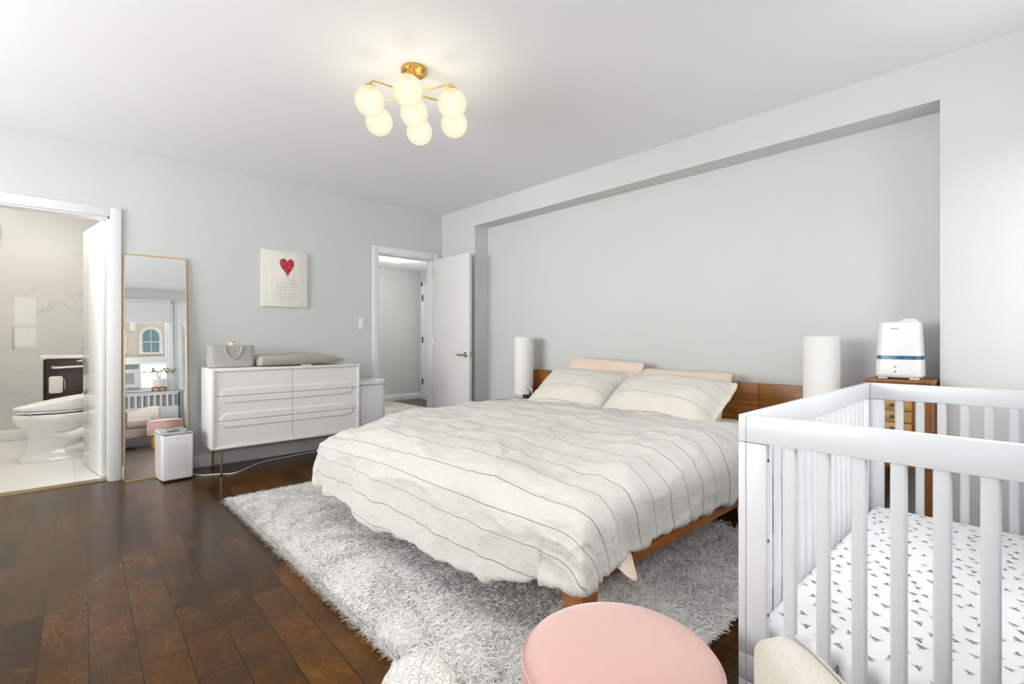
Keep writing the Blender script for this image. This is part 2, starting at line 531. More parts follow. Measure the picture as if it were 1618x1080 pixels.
        if s.uv is not None:
            ul = me.uv_layers.new(name='UVMap')
            li = np.zeros(len(me.loops), dtype=np.int32); me.loops.foreach_get('vertex_index', li)
            ul.data.foreach_set('uv', np.array(s.uv, dtype=np.float32)[li].ravel())
        if fixn:
            b = bmesh.new(); b.from_mesh(me); bmesh.ops.recalc_face_normals(b, faces=b.faces[:]); b.to_mesh(me); b.free()
        me.update()
        try: me.set_sharp_from_angle(angle=math.radians(sharp))
        except Exception: pass
        o = bpy.data.objects.new(name, me)
        o.location = loc
        COL.objects.link(o)
        if parent is not None: o.parent = parent
        return o

def tag(o, label, cat, group=None, kind=None):
    o['label'] = label; o['category'] = cat
    if group: o['group'] = group
    if kind: o['kind'] = kind
    return o
def thing(name, label, cat, loc=(0, 0, 0), rotz=0.0, group=None):
    o = bpy.data.objects.new(name, None); COL.objects.link(o)
    o.location = loc; o.rotation_euler = (0, 0, rotz); o.empty_display_size = 0.1
    return tag(o, label, cat, group)
def struct(o, label=None):
    o['kind'] = 'structure'
    if label: o['label'] = label
    return o
def box_obj(name, lo, hi, mat, parent=None, bev=0.0):
    return G().box(lo, hi, bev).obj(name, mat, parent)
def rounded_rect(w, h, r, n=6):
    pts = []
    for cx, cy, a0 in ((w/2 - r, h/2 - r, 0), (-w/2 + r, h/2 - r, 90), (-w/2 + r, -h/2 + r, 180), (w/2 - r, -h/2 + r, 270)):
        for k in range(n + 1):
            a = math.radians(a0 + 90 * k / n); pts.append((cx + r * math.cos(a), cy + r * math.sin(a)))
    return pts
def text_geo(g, body, size, mat4, extrude=0.0006):
    cu = bpy.data.curves.new('t', 'FONT'); cu.body = body; cu.size = size; cu.extrude = extrude
    cu.align_x = 'CENTER'; cu.resolution_u = 3
    o = bpy.data.objects.new('t', cu); COL.objects.link(o)
    dg = bpy.context.evaluated_depsgraph_get(); dg.update()
    me = bpy.data.meshes.new_from_object(o.evaluated_get(dg))
    g.add([mat4 @ v.co for v in me.vertices], [tuple(p.vertices) for p in me.polygons])
    bpy.data.objects.remove(o); bpy.data.curves.remove(cu); bpy.data.meshes.remove(me)

def smooth_path(p, n=6):
    out = []
    P = [Vector(q) for q in p]
    for i in range(len(P) - 1):
        p0, p1, p2, p3 = P[max(i-1, 0)], P[i], P[i+1], P[min(i+2, len(P)-1)]
        for k in range(n):
            t_ = k / n
            out.append(0.5 * ((2*p1) + (-p0+p2)*t_ + (2*p0-5*p1+4*p2-p3)*t_*t_ + (-p0+3*p1-3*p2+p3)*t_**3))
    out.append(P[-1]); return out

# ------------------------------------------------------------------ room shell
XA, XR, YF, YB, YN, H = -4.868, 0.50, -2.20, 3.385, 3.575, 2.568
TH = 0.12
box_obj('floor', (XA - 0.03, YF, -0.06), (XR, YN + 0.1, 0.0), M['floor'])
struct(bpy.data.objects['floor'])
struct(box_obj('ceiling', (XA - TH, YF - TH, H), (XR + TH, YN + 0.15, H + 0.08), M['ceil']))
# left wall with the two doorways
BY0, BY1, BZ = -0.46, 0.302, 2.03
DY0, DY1, DZ = 2.55, 3.262, 2.03
g = G()
g.box((XA - TH, YF - TH, -0.02), (XA, BY0, H)).box((XA - TH, BY0, BZ), (XA, BY1, H)).box((XA - TH, BY1, -0.02), (XA, DY0, H))
g.box((XA - TH, DY0, DZ), (XA, DY1, H)).box((XA - TH, DY1, -0.02), (XA, YN + 0.15, H))
struct(g.obj('wall_left', M['wall']))
# back wall with bed niche: left pier, beam over niche, right pier, recessed panel
NX0, NX1, NZ = -4.239, -0.350, 2.344
g = G()
g.box((XA, YB, -0.02), (NX0, YN + 0.15, H)).box((NX0, YB, NZ), (NX1, YN + 0.15, H)).box((NX1, YB, -0.02), (XR + TH, YN + 0.15, H))
g.box((NX0, YN, -0.02), (NX1, YN + 0.15, NZ))
struct(g.obj('wall_back', M['wall']))
# wall behind the photographer, with an unseen wide window added for its light
FX0, FX1, FZ0, FZ1 = -4.45, -1.50, 0.80, 2.38
g = G()
g.box((XA, YF - TH, -0.02), (FX0, YF, H)).box((FX1, YF - TH, -0.02), (XR + TH, YF, H))
g.box((FX0, YF - TH, -0.02), (FX1, YF, FZ0)).box((FX0, YF - TH, FZ1), (FX1, YF, H))
struct(g.obj('wall_front', M['wall']))
# right wall: window openings, first and last unseen and added for light
WZ0, WZ1 = 0.89, 2.30
ops = [(-1.95, -0.30), (0.16, 1.08), (1.27, 1.95), (2.35, 3.10)]
g = G(); y = YF - TH
for a, b in ops:
    g.box((XR, y, -0.02), (XR + TH, a, H)); g.box((XR, a, -0.02), (XR + TH, b, WZ0)); g.box((XR, a, WZ1), (XR + TH, b, H)); y = b
g.box((XR, y, -0.02), (XR + TH, YB, H))
struct(g.obj('wall_right', M['wall']))

# baseboards
def base_x(name, x, y0, y1, d=0.014, h=0.10):
    return struct(G().box((min(x, x + d), y0, 0), (max(x, x + d), y1, h), 0.004).obj(name, M['trim']))
def base_y(name, y, x0, x1, d=-0.014, h=0.10):
    return struct(G().box((x0, min(y, y + d), 0), (x1, max(y, y + d), h), 0.004).obj(name, M['trim']))
g = G()
for a, b in ((YF, BY0 - 0.07), (BY1 + 0.07, DY0 - 0.066), (DY1 + 0.066, YB)):
    g.box((XA, a, 0), (XA + 0.014, b, 0.105), 0.004)
struct(g.obj('baseboard_left', M['trim']))
g = G()
g.box((XA + 0.014, YB - 0.014, 0), (NX0, YB, 0.105), 0.004).box((NX0, YN - 0.014, 0), (NX1, YN, 0.105), 0.004).box((NX1, YB - 0.014, 0), (XR, YB, 0.105), 0.004)
g.box((NX0, YB - 0.014, 0), (NX0 + 0.014, YN, 0.105)).box((NX1 - 0.014, YB - 0.014, 0), (NX1, YN, 0.105))
struct(g.obj('baseboard_back', M['trim']))

# door casings with jamb linings
def casing(name, y0, y1, z1, w=0.07, t=0.02):
    g = G()
    for s_, x0, x1 in ((1, XA, XA + t), (-1, XA - TH - t, XA - TH)):
        g.box((x0, y0 - w, 0), (x1, y0, z1 + w), 0.003).box((x0, y1, 0), (x1, y1 + w, z1 + w), 0.003).box((x0, y0, z1), (x1, y1, z1 + w), 0.003)
    g.box((XA - TH, y0 - 0.001, 0), (XA, y0 + 0.012, z1)).box((XA - TH, y1 - 0.012, 0), (XA, y1 + 0.001, z1)).box((XA - TH, y0, z1 - 0.012), (XA, y1, z1 + 0.001))
    return struct(g.obj(name, M['trim']))
casing('trim_1', BY0, BY1, BZ)
casing('trim_2', DY0, DY1, DZ)
struct(box_obj('trim_3', (XA - TH, BY0, 0.0), (XA - 0.02, BY1, 0.006), M['leg_brass']))  # threshold strip

# ------------------------------------------------------------------ bedroom door (open into the room, along X)
def lever(parent, x, y, z, sy, dirx, name='door_handle'):
    """rosette + curved lever on a leaf face whose normal is sy along Y"""
    g = G()
    g.lathe([(0.0, 0), (0.026, 0), (0.03, 0.004), (0.028, 0.009), (0.012, 0.013), (0.010, 0.045), (0, 0.046)], (0, 0, 0), 24, axis='Y')
    pts = [(0, 0.042, 0), (0.02, 0.045, 0.0), (0.045, 0.046, -0.006), (0.07, 0.046, -0.009), (0.09, 0.046, 0.003), (0.115, 0.046, 0.008)]
    pts = [(p[0] * dirx, p[1], p[2]) for p in pts]
    g.tube(pts, [0.009, 0.009, 0.009, 0.008, 0.007, 0.005], 10)
    g.v = [(p[0] + x, p[1] * sy + y, p[2] + z) for p in g.v]
    return g.obj(name, M['nickel'], parent)
def door_leaf(name, hx, hy, L, thick, z1, z0=0.008):
    g = G().box((hx, hy - thick / 2, z0), (hx + L, hy + thick / 2, z1), 0.002)
    return g.obj(name, M['door'])
d2 = struct(door_leaf('door_2', XA + 0.024, DY1 - 0.002, 0.685, 0.038, 2.022))
lever(d2, XA + 0.024 + 0.63, DY1 - 0.002 - 0.019, 0.925, -1, -1)
lever(d2, XA + 0.024 + 0.63, DY1 - 0.002 + 0.019, 0.925, 1, -1)
g = G().box((XA + 0.708, DY1 - 0.014, 0.895), (XA + 0.7105, DY1 + 0.010, 0.955)).box((XA + 0.71, DY1 - 0.009, 0.915), (XA + 0.716, DY1 + 0.005, 0.935))
g.obj('latch_plate', M['nickel'], d2)
for z in (0.25, 1.05, 1.85):
    G().lathe([(0.0, -0.05), (0.007, -0.05), (0.007, 0.05), (0, 0.05)], (XA + 0.022, DY1 - 0.024, z), 12).obj('hinge', M['nickel'], d2)

# bathroom door (open into bathroom)
g = G().box((-0.640, -0.019, 0.008), (0.0, 0.019, 2.022), 0.002)
rz = Matrix.Translation((XA - TH - 0.045, BY1 - 0.022, 0)) @ Matrix.Rotation(math.radians(8.0), 4, 'Z')
g.xform(rz)
d1 = struct(g.obj('door_1', M['ceramic']))
g = G()
g.lathe([(0.0, 0), (0.026, 0), (0.028, 0.006), (0.012, 0.012), (0.010, 0.045), (0, 0.046)], (0, 0, 0), 24, axis='Y')
g.tube([(0, 0.042, 0), (0.03, 0.045, 0), (0.07, 0.046, -0.002), (0.11, 0.046, 0)], [0.009, 0.009, 0.008, 0.006], 10)
g.v = [(p[0] - 0.585, -0.019 - p[1], p[2] + 0.905) for p in g.v]
g.xform(rz).obj('door_handle', M['nickel'], d1)

# ------------------------------------------------------------------ bathroom beyond
BXE, BY_0, BY_1, BH = -8.35, -1.6, 0.62, 2.72
struct(box_obj('floor', (BXE, BY_0, -0.06), (XA - 0.03, BY_1, 0.001), M['tile']))
struct(box_obj('wall_bathroom_back', (BXE - 0.1, BY_0 - 0.1, -0.02), (BXE, BY_1 + 0.1, BH), M['marble']))
struct(box_obj('wall_bathroom_left', (BXE, BY_0 - 0.1, -0.02), (XA - TH, BY_0, BH), M['marble']))
struct(box_obj('wall_bathroom_right', (BXE, BY_1, -0.02), (XA - TH, BY_1 + 0.1, BH), M['marble']))
struct(box_obj('ceiling', (BXE - 0.1, BY_0 - 0.1, BH), (XA - TH, BY_1 + 0.1, BH + 0.08), M['ceil']))
# shower
struct(G().box((-7.64, BY_0, 0.0), (-7.50, BY_1, 0.11), 0.006).obj('trim_4', M['ceramic']), 'white shower curb')
sh = thing('shower_screen', 'frameless clear glass shower screen standing behind the toilet', 'shower screen', (-7.57, -0.7, 0.11))
G().box((-7.575, -0.22, 0.112), (-7.565, 0.60, 2.22)).obj('fixed_panel', M['glass'], sh)
gd = G().box((-7.575, -1.0, 0.118), (-7.565, -0.228, 2.22)).obj('door_panel', M['glass'], sh)
G().tube([(-7.53, -0.34, 0.98), (-7.53, -0.34, 1.22)], 0.011, 12).tube([(-7.575, -0.34, 1.0), (-7.53, -0.34, 1.0)], 0.007, 8).tube([(-7.575, -0.34, 1.20), (-7.53, -0.34, 1.20)], 0.007, 8).obj('pull_handle', M['chrome'], gd)
s2 = thing('shower_fixture', 'chrome shower arm and head high on the marble wall beside the bathroom door', 'shower head', (-8.0, 0.6, 2.0))
G().tube([(-7.95, 0.62, 2.06), (-7.95, 0.48, 2.07), (-7.95, 0.36, 2.02)], 0.010, 10).obj('shower_arm', M['chrome'], s2)
G().lathe([(0, 0.0), (0.012, 0), (0.02, -0.03), (0.05, -0.05), (0.052, -0.06), (0, -0.06)], (-7.95, 0.345, 2.02), 24).obj('spray_head', M['chrome'], s2)
# vent
v = thing('vent_grille', 'white square exhaust vent with dark holes high in the shower', 'vent', (BXE + 0.005, -0.42, 2.30))
G().box((BXE, -0.78, 2.25), (BXE + 0.012, -0.48, 2.43), 0.003).obj('grille_plate', M['plastic'], v)
g = G()
for i in range(9):
    for j in range(5):
        g.box((BXE + 0.012, -0.755 + i * 0.0285, 2.275 + j * 0.029), (BXE + 0.0135, -0.738 + i * 0.0285, 2.293 + j * 0.029))
g.obj('grille_holes', M['black'], v)
# bathroom ceiling disc lamp
dl = thing('ceiling_disc_light', 'flat round warm bathroom ceiling light seen reflected in shower glass', 'ceiling light', (-5.35, -0.08, BH - 0.02))
G().lathe([(0, 0), (0.16, 0), (0.165, 0.01), (0.165, 0.02), (0, 0.02)], (-5.35, -0.08, BH - 0.02), 32).obj('rim', M['plastic'], dl)
G().lathe([(0, -0.004), (0.13, -0.004), (0.14, 0.0), (0, 0.0)], (-5.35, -0.08, BH - 0.02), 32).obj('diffuser', M['led'], dl)

# toilet, front towards -Y
t = thing('toilet', 'white ceramic toilet with a sloping electric bidet seat in bathroom', 'toilet', (-6.12, 0.15, 0))
def ell(cx, cy, rx, ryf, ryb, z, n=36):
    out = []
    for k in range(n):
        a = 2 * PI * k / n
        s_, c_ = math.sin(a), math.cos(a)
        out.append((cx + rx * c_, cy + (ryb if s_ > 0 else ryf) * s_, z))
    return out
cx = -6.12
rings = [ell(cx, 0.10, 0.125, 0.345, 0.30, 0.002), ell(cx, 0.10, 0.125, 0.345, 0.30, 0.02), ell(cx, 0.10, 0.112, 0.325, 0.28, 0.05), ell(cx, 0.10, 0.10, 0.295, 0.26, 0.14),
         ell(cx, 0.09, 0.105, 0.275, 0.26, 0.22), ell(cx, 0.07, 0.14, 0.28, 0.27, 0.28), ell(cx, 0.05, 0.175, 0.31, 0.28, 0.33), ell(cx, 0.04, 0.188, 0.325, 0.29, 0.38), ell(cx, 0.04, 0.185, 0.32, 0.29, 0.415), ell(cx, 0.04, 0.175, 0.31, 0.28, 0.425)]
G().loft(rings).obj('bowl', M['ceramic'], t)
G().tube([(cx + 0.10, 0.0, 0.24), (cx + 0.125, 0.12, 0.22), (cx + 0.12, 0.24, 0.27), (cx + 0.09, 0.36, 0.24)], [0.03, 0.05, 0.05, 0.03], 14).tube([(cx + 0.09, 0.06, 0.10), (cx + 0.115, 0.2, 0.12), (cx + 0.1, 0.36, 0.10)], [0.03, 0.045, 0.04], 14).obj('trapway', M['ceramic'], t)
rings = []
for z, k in ((0.435, 0.97), (0.442, 1.0), (0.455, 1.0)):
    rings.append(ell(cx, 0.05, 0.185 * k, 0.325 * k, 0.19, z))
st = G().loft(rings).obj('seat', M['plastic'], t)
for yy in (-0.18, 0.0):
    G().box((cx + 0.15, yy, 0.425), (cx + 0.17, yy + 0.03, 0.437), 0.003).obj('bumper', M['rubber'], st)
rings = []
for k, dz0, dz1 in ((0.98, 0, 0), (1.01, 0.006, 0.006), (1.01, 0.02, 0.09), (0.97, 0.028, 0.11), (0.7, 0.035, 0.125)):
    r = ell(cx, 0.06, 0.185 * k, 0.335 * k, 0.20 * k, 0)
    rings.append([(p[0], p[1], 0.458 + dz0 + (dz1 - dz0) * max(0, min(1, (p[1] + 0.27) / 0.5))) for p in r])
G().loft(rings).obj('lid', M['plastic'], t)
G().box((cx - 0.20, 0.18, 0.43), (cx + 0.20, 0.42, 0.60), 0.045, 4).obj('bidet_unit', M['plastic'], t)
G().box((cx - 0.11, 0.30, 0.02), (cx + 0.11, 0.60, 0.42), 0.03, 3).obj('rear_body', M['ceramic'], t)

# vanity
vn = thing('vanity_cabinet', 'dark espresso bathroom vanity with white top beside the toilet', 'vanity', (-7.3, 0.25, 0))
G().box((-7.45, -0.08, 0.10), (-7.10, 0.60, 0.885), 0.004).obj('cabinet_body', M['espresso'], vn)
G().box((-7.44, -0.10, 0.12), (-7.115, -0.082, 0.87), 0.003).obj('door', M['espresso'], vn)
G().box((-7.44, 0.0, 0.0), (-7.13, 0.58, 0.10)).obj('toe_kick', M['black'], vn)
G().box((-7.47, -0.12, 0.885), (-7.08, 0.61, 0.92), 0.006).obj('countertop', M['ceramic'], vn)
tb = thing('towel_bar', 'short white towel bar screwed to the dark vanity side', 'towel bar', (-7.07, 0.1, 0.79))
G().tube([(-7.05, -0.01, 0.79), (-7.05, 0.235, 0.80)], 0.012, 12).obj('bar', M['plastic'], tb)
for yy in (-0.02, 0.245):
    G().lathe([(0, 0), (0.03, 0), (0.032, 0.01), (0.02, 0.03), (0.018, 0.045), (0, 0.048)], (-7.10, yy, 0.793), 20, axis='X').obj('mount', M['nickel'], tb)
tp = thing('toilet_paper_holder', 'white toilet paper holder mounted low on the vanity side', 'paper holder', (-7.07, 0.03, 0.54))
G().box((-7.10, -0.055, 0.52), (-7.04, 0.055, 0.70), 0.02, 3).obj('roll_cover', M['towel'], tp)
G().tube([(-7.06, 0.055, 0.66), (-7.06, 0.068, 0.66), (-7.06, 0.07, 0.56)], 0.006, 8).obj('holder_arm', M['chrome'], tp)
sd = thing('soap_dispenser', 'amber soap bottle standing on the white bathroom vanity top', 'soap dispenser', (-7.2, 0.25, 0.92))
G().lathe([(0, 0), (0.032, 0), (0.034, 0.01), (0.034, 0.09), (0.02, 0.105), (0.012, 0.11), (0.012, 0.125), (0, 0.125)], (-7.2, 0.25, 0.92), 20).obj('bottle', M['amber'], sd)
G().lathe([(0, 0.125), (0.006, 0.125), (0.006, 0.15), (0.014, 0.15), (0.014, 0.16), (0, 0.16)], (-7.2, 0.25, 0.92), 12).tube([(-7.2, 0.25, 1.075), (-7.2, 0.21, 1.072)], 0.005, 8).obj('pump', M['black'], sd)

# ------------------------------------------------------------------ hall beyond the bedroom door
HX, HY1, HH = -7.77, 4.88, 2.33
struct(box_obj('floor', (HX, 0.9, -0.06), (XA - 0.03, HY1, 0.0), M['floor']))
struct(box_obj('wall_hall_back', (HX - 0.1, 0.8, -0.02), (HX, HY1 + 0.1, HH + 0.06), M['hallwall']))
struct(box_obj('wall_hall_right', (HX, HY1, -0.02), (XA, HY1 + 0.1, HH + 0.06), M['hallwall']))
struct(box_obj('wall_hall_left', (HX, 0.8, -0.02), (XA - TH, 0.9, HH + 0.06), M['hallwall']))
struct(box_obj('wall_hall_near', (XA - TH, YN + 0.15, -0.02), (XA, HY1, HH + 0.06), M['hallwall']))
struct(box_obj('ceiling', (HX - 0.1, 0.8, HH), (XA - TH, HY1 + 0.1, HH + 0.06), M['ceil']))
base_x('baseboard_hall_back', HX, 0.9, HY1, h=0.115)
base_y('baseboard_hall_right', HY1, HX + 0.014, -7.66, h=0.115)
g = G().box((-7.655, HY1 - 0.02, 0), (-7.60, HY1, 2.12), 0.003).box((-7.655, HY1 - 0.02, 2.06), (-6.78, HY1, 2.12), 0.003).box((-6.84, HY1 - 0.02, 0), (-6.78, HY1, 2.12), 0.003)
struct(g.obj('trim_5', M['trim']))
d3 = struct(box_obj('door_3', (-7.598, HY1 - 0.012, 0.01), (-6.842, HY1, 2.058), M['door']))
for z in (0.33, 1.08, 1.84):
    G().box((-7.612, HY1 - 0.030, z - 0.055), (-7.585, HY1 - 0.012, z + 0.055), 0.003).obj('hinge', M['darkgrey'], d3)
G().lathe([(0, 0), (0.026, 0), (0.012, 0.02), (0.012, 0.04), (0.026, 0.055), (0.022, 0.07), (0, 0.072)], (0, 0, 0), 20, axis='Y').xform(Matrix.Translation((-6.9, HY1 - 0.012, 0.95)) @ Matrix.Rotation(PI, 4, 'Z')).obj('door_knob', M['nickel'], d3)
g = G().box((-7.72, 1.6, 0.0), (-5.10, 4.30, 0.012), 0.004)
tag(g.obj('hall_rug', M['hallrug']), 'pale hall rug with dark abstract lines beyond the open door', 'rug')
hl = thing('hall_ceiling_light', 'white glowing dome light on the hall ceiling beyond open door', 'ceiling light', (-6.44, 3.68, HH))
G().lathe([(0, 0), (0.15, 0), (0.155, -0.012), (0.14, -0.02), (0, -0.02)], (-6.44, 3.68, HH), 32).obj('base_ring', M['nickel'], hl)
G().lathe([(0.138, -0.02), (0.138, -0.04), (0.12, -0.07), (0.085, -0.095), (0.04, -0.108), (0, -0.11)], (-6.44, 3.68, HH), 32).obj('glass_dome', M['halllamp'], hl)

# ------------------------------------------------------------------ windows
def window(name, y0, y1, z0, z1, sash=1.385, frosted=False, depth=0.07):
    g = G(); x0, x1 = XR + 0.02, XR + 0.02 + depth
    fw = 0.045
    g.box((x0, y0, z0), (x1, y0 + fw, z1)).box((x0, y1 - fw, z0), (x1, y1, z1)).box((x0, y0 + fw, z0), (x1, y1 - fw, z0 + fw)).box((x0, y0 + fw, z1 - fw), (x1, y1 - fw, z1))
    g.box((x0, y0 + fw, sash - 0.035), (x1, y1 - fw, sash + 0.035))
    w = struct(g.obj(name, M['trim']))
    G().box((x0 + 0.03, y0 + fw, sash + 0.035), (x0 + 0.034, y1 - fw, z1 - fw)).obj('upper_pane', M['glass'], w)
    G().box((x0 + 0.03, y0 + fw, z0 + fw), (x0 + 0.034, y1 - fw, sash - 0.035)).obj('lower_pane', M['frosted'] if frosted else M['glass'], w)
    # casing on the room side
    c = 0.06
    gg = G().box((XR - 0.018, y0 - c, z0 - 0.03), (XR, y0, z1 + c), 0.003).box((XR - 0.018, y1, z0 - 0.03), (XR, y1 + c, z1 + c), 0.003).box((XR - 0.018, y0, z1), (XR, y1, z1 + c), 0.003)
    gg.box((XR - 0.05, y0 - c, z0 - 0.03), (XR + 0.02, y1 + c, z0), 0.004)
    gg.obj('window_sill', M['trim'], w)
    return w
window('window_1', ops[1][0], ops[1][1], WZ0, WZ1, frosted=True)
window('window_2', ops[2][0], ops[2][1], WZ0, WZ1)
window('added_window_3', ops[0][0], ops[0][1], WZ0, WZ1)  # unseen, added so the side fill lamp can shine in
window('added_window_4', ops[3][0], ops[3][1], WZ0, WZ1)  # unseen too, an added opening for the far fill lamp
g = G()
for x in (FX0, -3.5, -2.55, FX1 - 0.05):
    g.box((x, YF - 0.08, FZ0), (x + 0.05, YF - 0.03, FZ1))
g.box((FX0, YF - 0.08, FZ0), (FX1, YF - 0.03, FZ0 + 0.05)).box((FX0, YF - 0.08, FZ1 - 0.05), (FX1, YF - 0.03, FZ1))
w5 = struct(g.obj('added_window_5', M['trim']))  # unseen front window, added and placed for the light it lets in
G().box((FX0 + 0.05, YF - 0.056, FZ0 + 0.05), (FX1 - 0.05, YF - 0.052, FZ1 - 0.05)).obj('pane', M['glass'], w5)
# roller shades
for nm, (a, b), lb in (('roller_shade', ops[1], 'white roller shade half lowered over the window seen in the mirror, above the air conditioner'),
                       ('roller_shade', ops[2], 'white roller shade over the narrow right-hand window seen at the mirror edge')):
    rs = thing(nm, lb, 'window shade', (XR - 0.04, (a + b) / 2, 2.36), group='roller shades on the window wall')
    G().tube([(XR - 0.045, a - 0.03, 2.385), (XR - 0.045, b + 0.03, 2.385)], 0.022, 16).obj('roller', M['trim'], rs)
    G().box((XR - 0.028, a - 0.02, 2.03), (XR - 0.026, b + 0.02, 2.385)).obj('shade_cloth', M['curtain'], rs)
    G().box((XR - 0.034, a - 0.02, 2.012), (XR - 0.022, b + 0.02, 2.032), 0.003).obj('hem_bar', M['trim'], rs)

# radiator cover below the window
rc = thing('radiator_cover', 'long white radiator cover with slotted grille beneath the windows, seen in mirror', 'radiator cover', (XR - 0.12, 0.45, 0))
rx0 = XR - 0.165
g = G().box((rx0, -0.30, 0), (rx0 + 0.015, 1.20, 0.60), 0.002).box((rx0, -0.30, 0.79), (rx0 + 0.015, 1.20, 0.825)).box((rx0, -0.30, 0), (XR - 0.02, -0.285, 0.825)).box((rx0, 1.185, 0), (XR - 0.02, 1.20, 0.825))
n = 18
for i in range(n + 1):
    yy = -0.30 + i * 1.50 / n
    g.box((rx0, yy - 0.014 if i else yy, 0.60), (rx0 + 0.015, yy + 0.014 if i < n else yy, 0.79))
g.obj('front_panel', M['trim'], rc)
G().box((rx0 + 0.03, -0.28, 0.58), (rx0 + 0.034, 1.18, 0.80)).obj('grille_backing', M['leafdark'], rc)
G().box((rx0 - 0.012, -0.31, 0.826), (XR - 0.052, 1.21, 0.846), 0.004).obj('cover_top', M['trim'], rc)

# window air conditioner
ac = thing('window_air_conditioner', 'white window air conditioner in the lower sash, seen in the mirror', 'air conditioner', (XR - 0.06, 0.40, 0.92))
G().box((XR - 0.14, 0.14, 0.935), (XR + 0.10, 0.69, 1.335), 0.012).obj('housing', M['plastic'], ac)
g = G()
for i in range(6): g.box((XR - 0.143, 0.17, 1.235 + i * 0.013), (XR - 0.139, 0.66, 1.242 + i * 0.013))
g.obj('air_outlet', M['darkgrey'], ac)
g = G().box((XR - 0.143, 0.17, 0.99), (XR - 0.139, 0.40, 1.17)).box((XR - 0.143, 0.42, 0.99), (XR - 0.139, 0.60, 1.17))
g.obj('intake_grille', M['leafdark'], ac)
tag(G().tube(smooth_path([(XR - 0.145, 0.52, 0.96), (XR - 0.19, 0.50, 0.90), (XR - 0.20, 0.46, 0.80), (XR - 0.20, 0.38, 0.60), (XR - 0.20, 0.28, 0.30), (XR - 0.20, 0.25, 0.006)]), 0.004, 8).obj('power_cord', M['plastic']),
    'thin white cord hanging from the air conditioner, seen in mirror', 'cord')

# plant on a stand, on the radiator cover
pp = thing('potted_plant', 'leafy green plant in white pot on window ledge, seen in mirror', 'potted plant', (XR - 0.11, 0.93, 0.922))
pcx, pcy = XR - 0.11, 0.93
G().lathe([(0, 0), (0.085, 0), (0.092, 0.01), (0.095, 0.13), (0.088, 0.135), (0.082, 0.12), (0.0, 0.115)], (pcx, pcy, 0.922), 28).obj('pot', M['ceramic'], pp)
gs, gl = G(), G()
for k in range(13):
    a = k * 2.39996; r = 0.08 + 0.13 * random.random(); zt = 0.16 + 0.12 * random.random()
    pts = [(pcx, pcy, 1.03), (pcx + math.cos(a) * r * 0.35 * 0.6, pcy + math.sin(a) * r * 0.5, 1.027 + zt * 0.8), (pcx + math.cos(a) * r * 0.6, pcy + math.sin(a) * r * 1.35, 1.027 + zt * 0.75)]
    gs.tube(pts, 0.0025, 6)
    for q in range(3):
        c = Vector(pts[2]) * (1 - q * 0.3) + Vector(pts[1]) * (q * 0.3)
        rot = Matrix.Rotation(a + q * 2.0, 4, 'Z') @ Matrix.Rotation(0.5 + 0.4 * random.random(), 4, 'X')
        L, wd = 0.055, 0.026
        vs = []
        for (u, w_, h_) in ((0, 0, 0), (0.3, 0.8, 0.006), (0.65, 0.9, 0.006), (1, 0, -0.01), (0.65, -0.9, 0.006), (0.3, -0.8, 0.006), (0.5, 0, -0.004)):
            vs.append(c + rot @ Vector((w_ * wd * 0.8, u * L, h_)))
        gl.add(vs, [(0, 1, 6), (1, 2, 6), (2, 3, 6), (3, 4, 6), (4, 5, 6), (5, 0, 6)], True)
gs.obj('stems', M['leaf'], pp); gl.obj('foliage', M['leaf'], pp, fixn=False)
ps = thing('plant_stand', 'short orange-brown wooden plant stand under white pot, seen in mirror', 'plant stand', (pcx, pcy, 0.847))
G().box((pcx - 0.075, pcy - 0.012, 0.882), (pcx + 0.075, pcy + 0.012, 0.902), 0.003).box((pcx - 0.012, pcy - 0.09, 0.903), (pcx + 0.012, pcy + 0.09, 0.921), 0.003).obj('cross_bar', M['terracotta'], ps)
for dx, dy in ((0.075, 0), (-0.075, 0), (0, 0.09), (0, -0.09)):
    G().box((pcx + dx - 0.014, pcy + dy - 0.014, 0.848), (pcx + dx + 0.014, pcy + dy + 0.014, 0.922), 0.003).obj('leg', M['terracotta'], ps)

# building across the street
fb = thing('apartment_facade', 'beige brick building with arched windows outside, seen in mirror', 'building', (22.0, 4.0, -14.0))
G().box((22.0, -16, -14), (26.0, 24, 14)).obj('brick_wall', M['brick'], fb)
for k in range(-3, 8):
    yc = 3.45 + k * 1.50
    def arch(r, z0, zs, n=14):
        pts = [(yc - r, z0), (yc + r, z0)]
        for i in range(n + 1):
            a = PI * i / n; pts.append((yc + r * math.cos(a), zs + r * math.sin(a)))
        return pts
    sur = G().prism(arch(0.50, 3.55, 4.50), 0, 21.9, 22.0).obj('arch_surround', M['stone'], fb)
    G().prism(arch(0.34, 3.66, 4.50), 0, 21.86, 21.89).obj('arched_pane', M['farpane'], sur)
    G().box((21.84, yc - 0.34, 4.16), (21.86, yc + 0.34, 4.20)).box((21.84, yc - 0.015, 3.66), (21.86, yc + 0.015, 4.84)).obj('glazing_bar', M['stone'], sur)
    G().box((21.9, yc + 0.62, 4.75), (22.0, yc + 0.93, 5.2), 0.09, 3).obj('carved_ornament', M['stone'], fb)
g = G().box((21.7, -16, 3.05), (22.0, 24, 3.40), 0.05).box((21.7, -16, 1.0), (22.0, 24, 2.9)).box((21.85, -16, 5.6), (22.0, 24, 5.9), 0.05)
for i in range(90): g.sphere((21.72, -15 + i * 0.42, 3.24), 0.12, 10, 6)
g.obj('stone_cornice', M['stone'], fb)

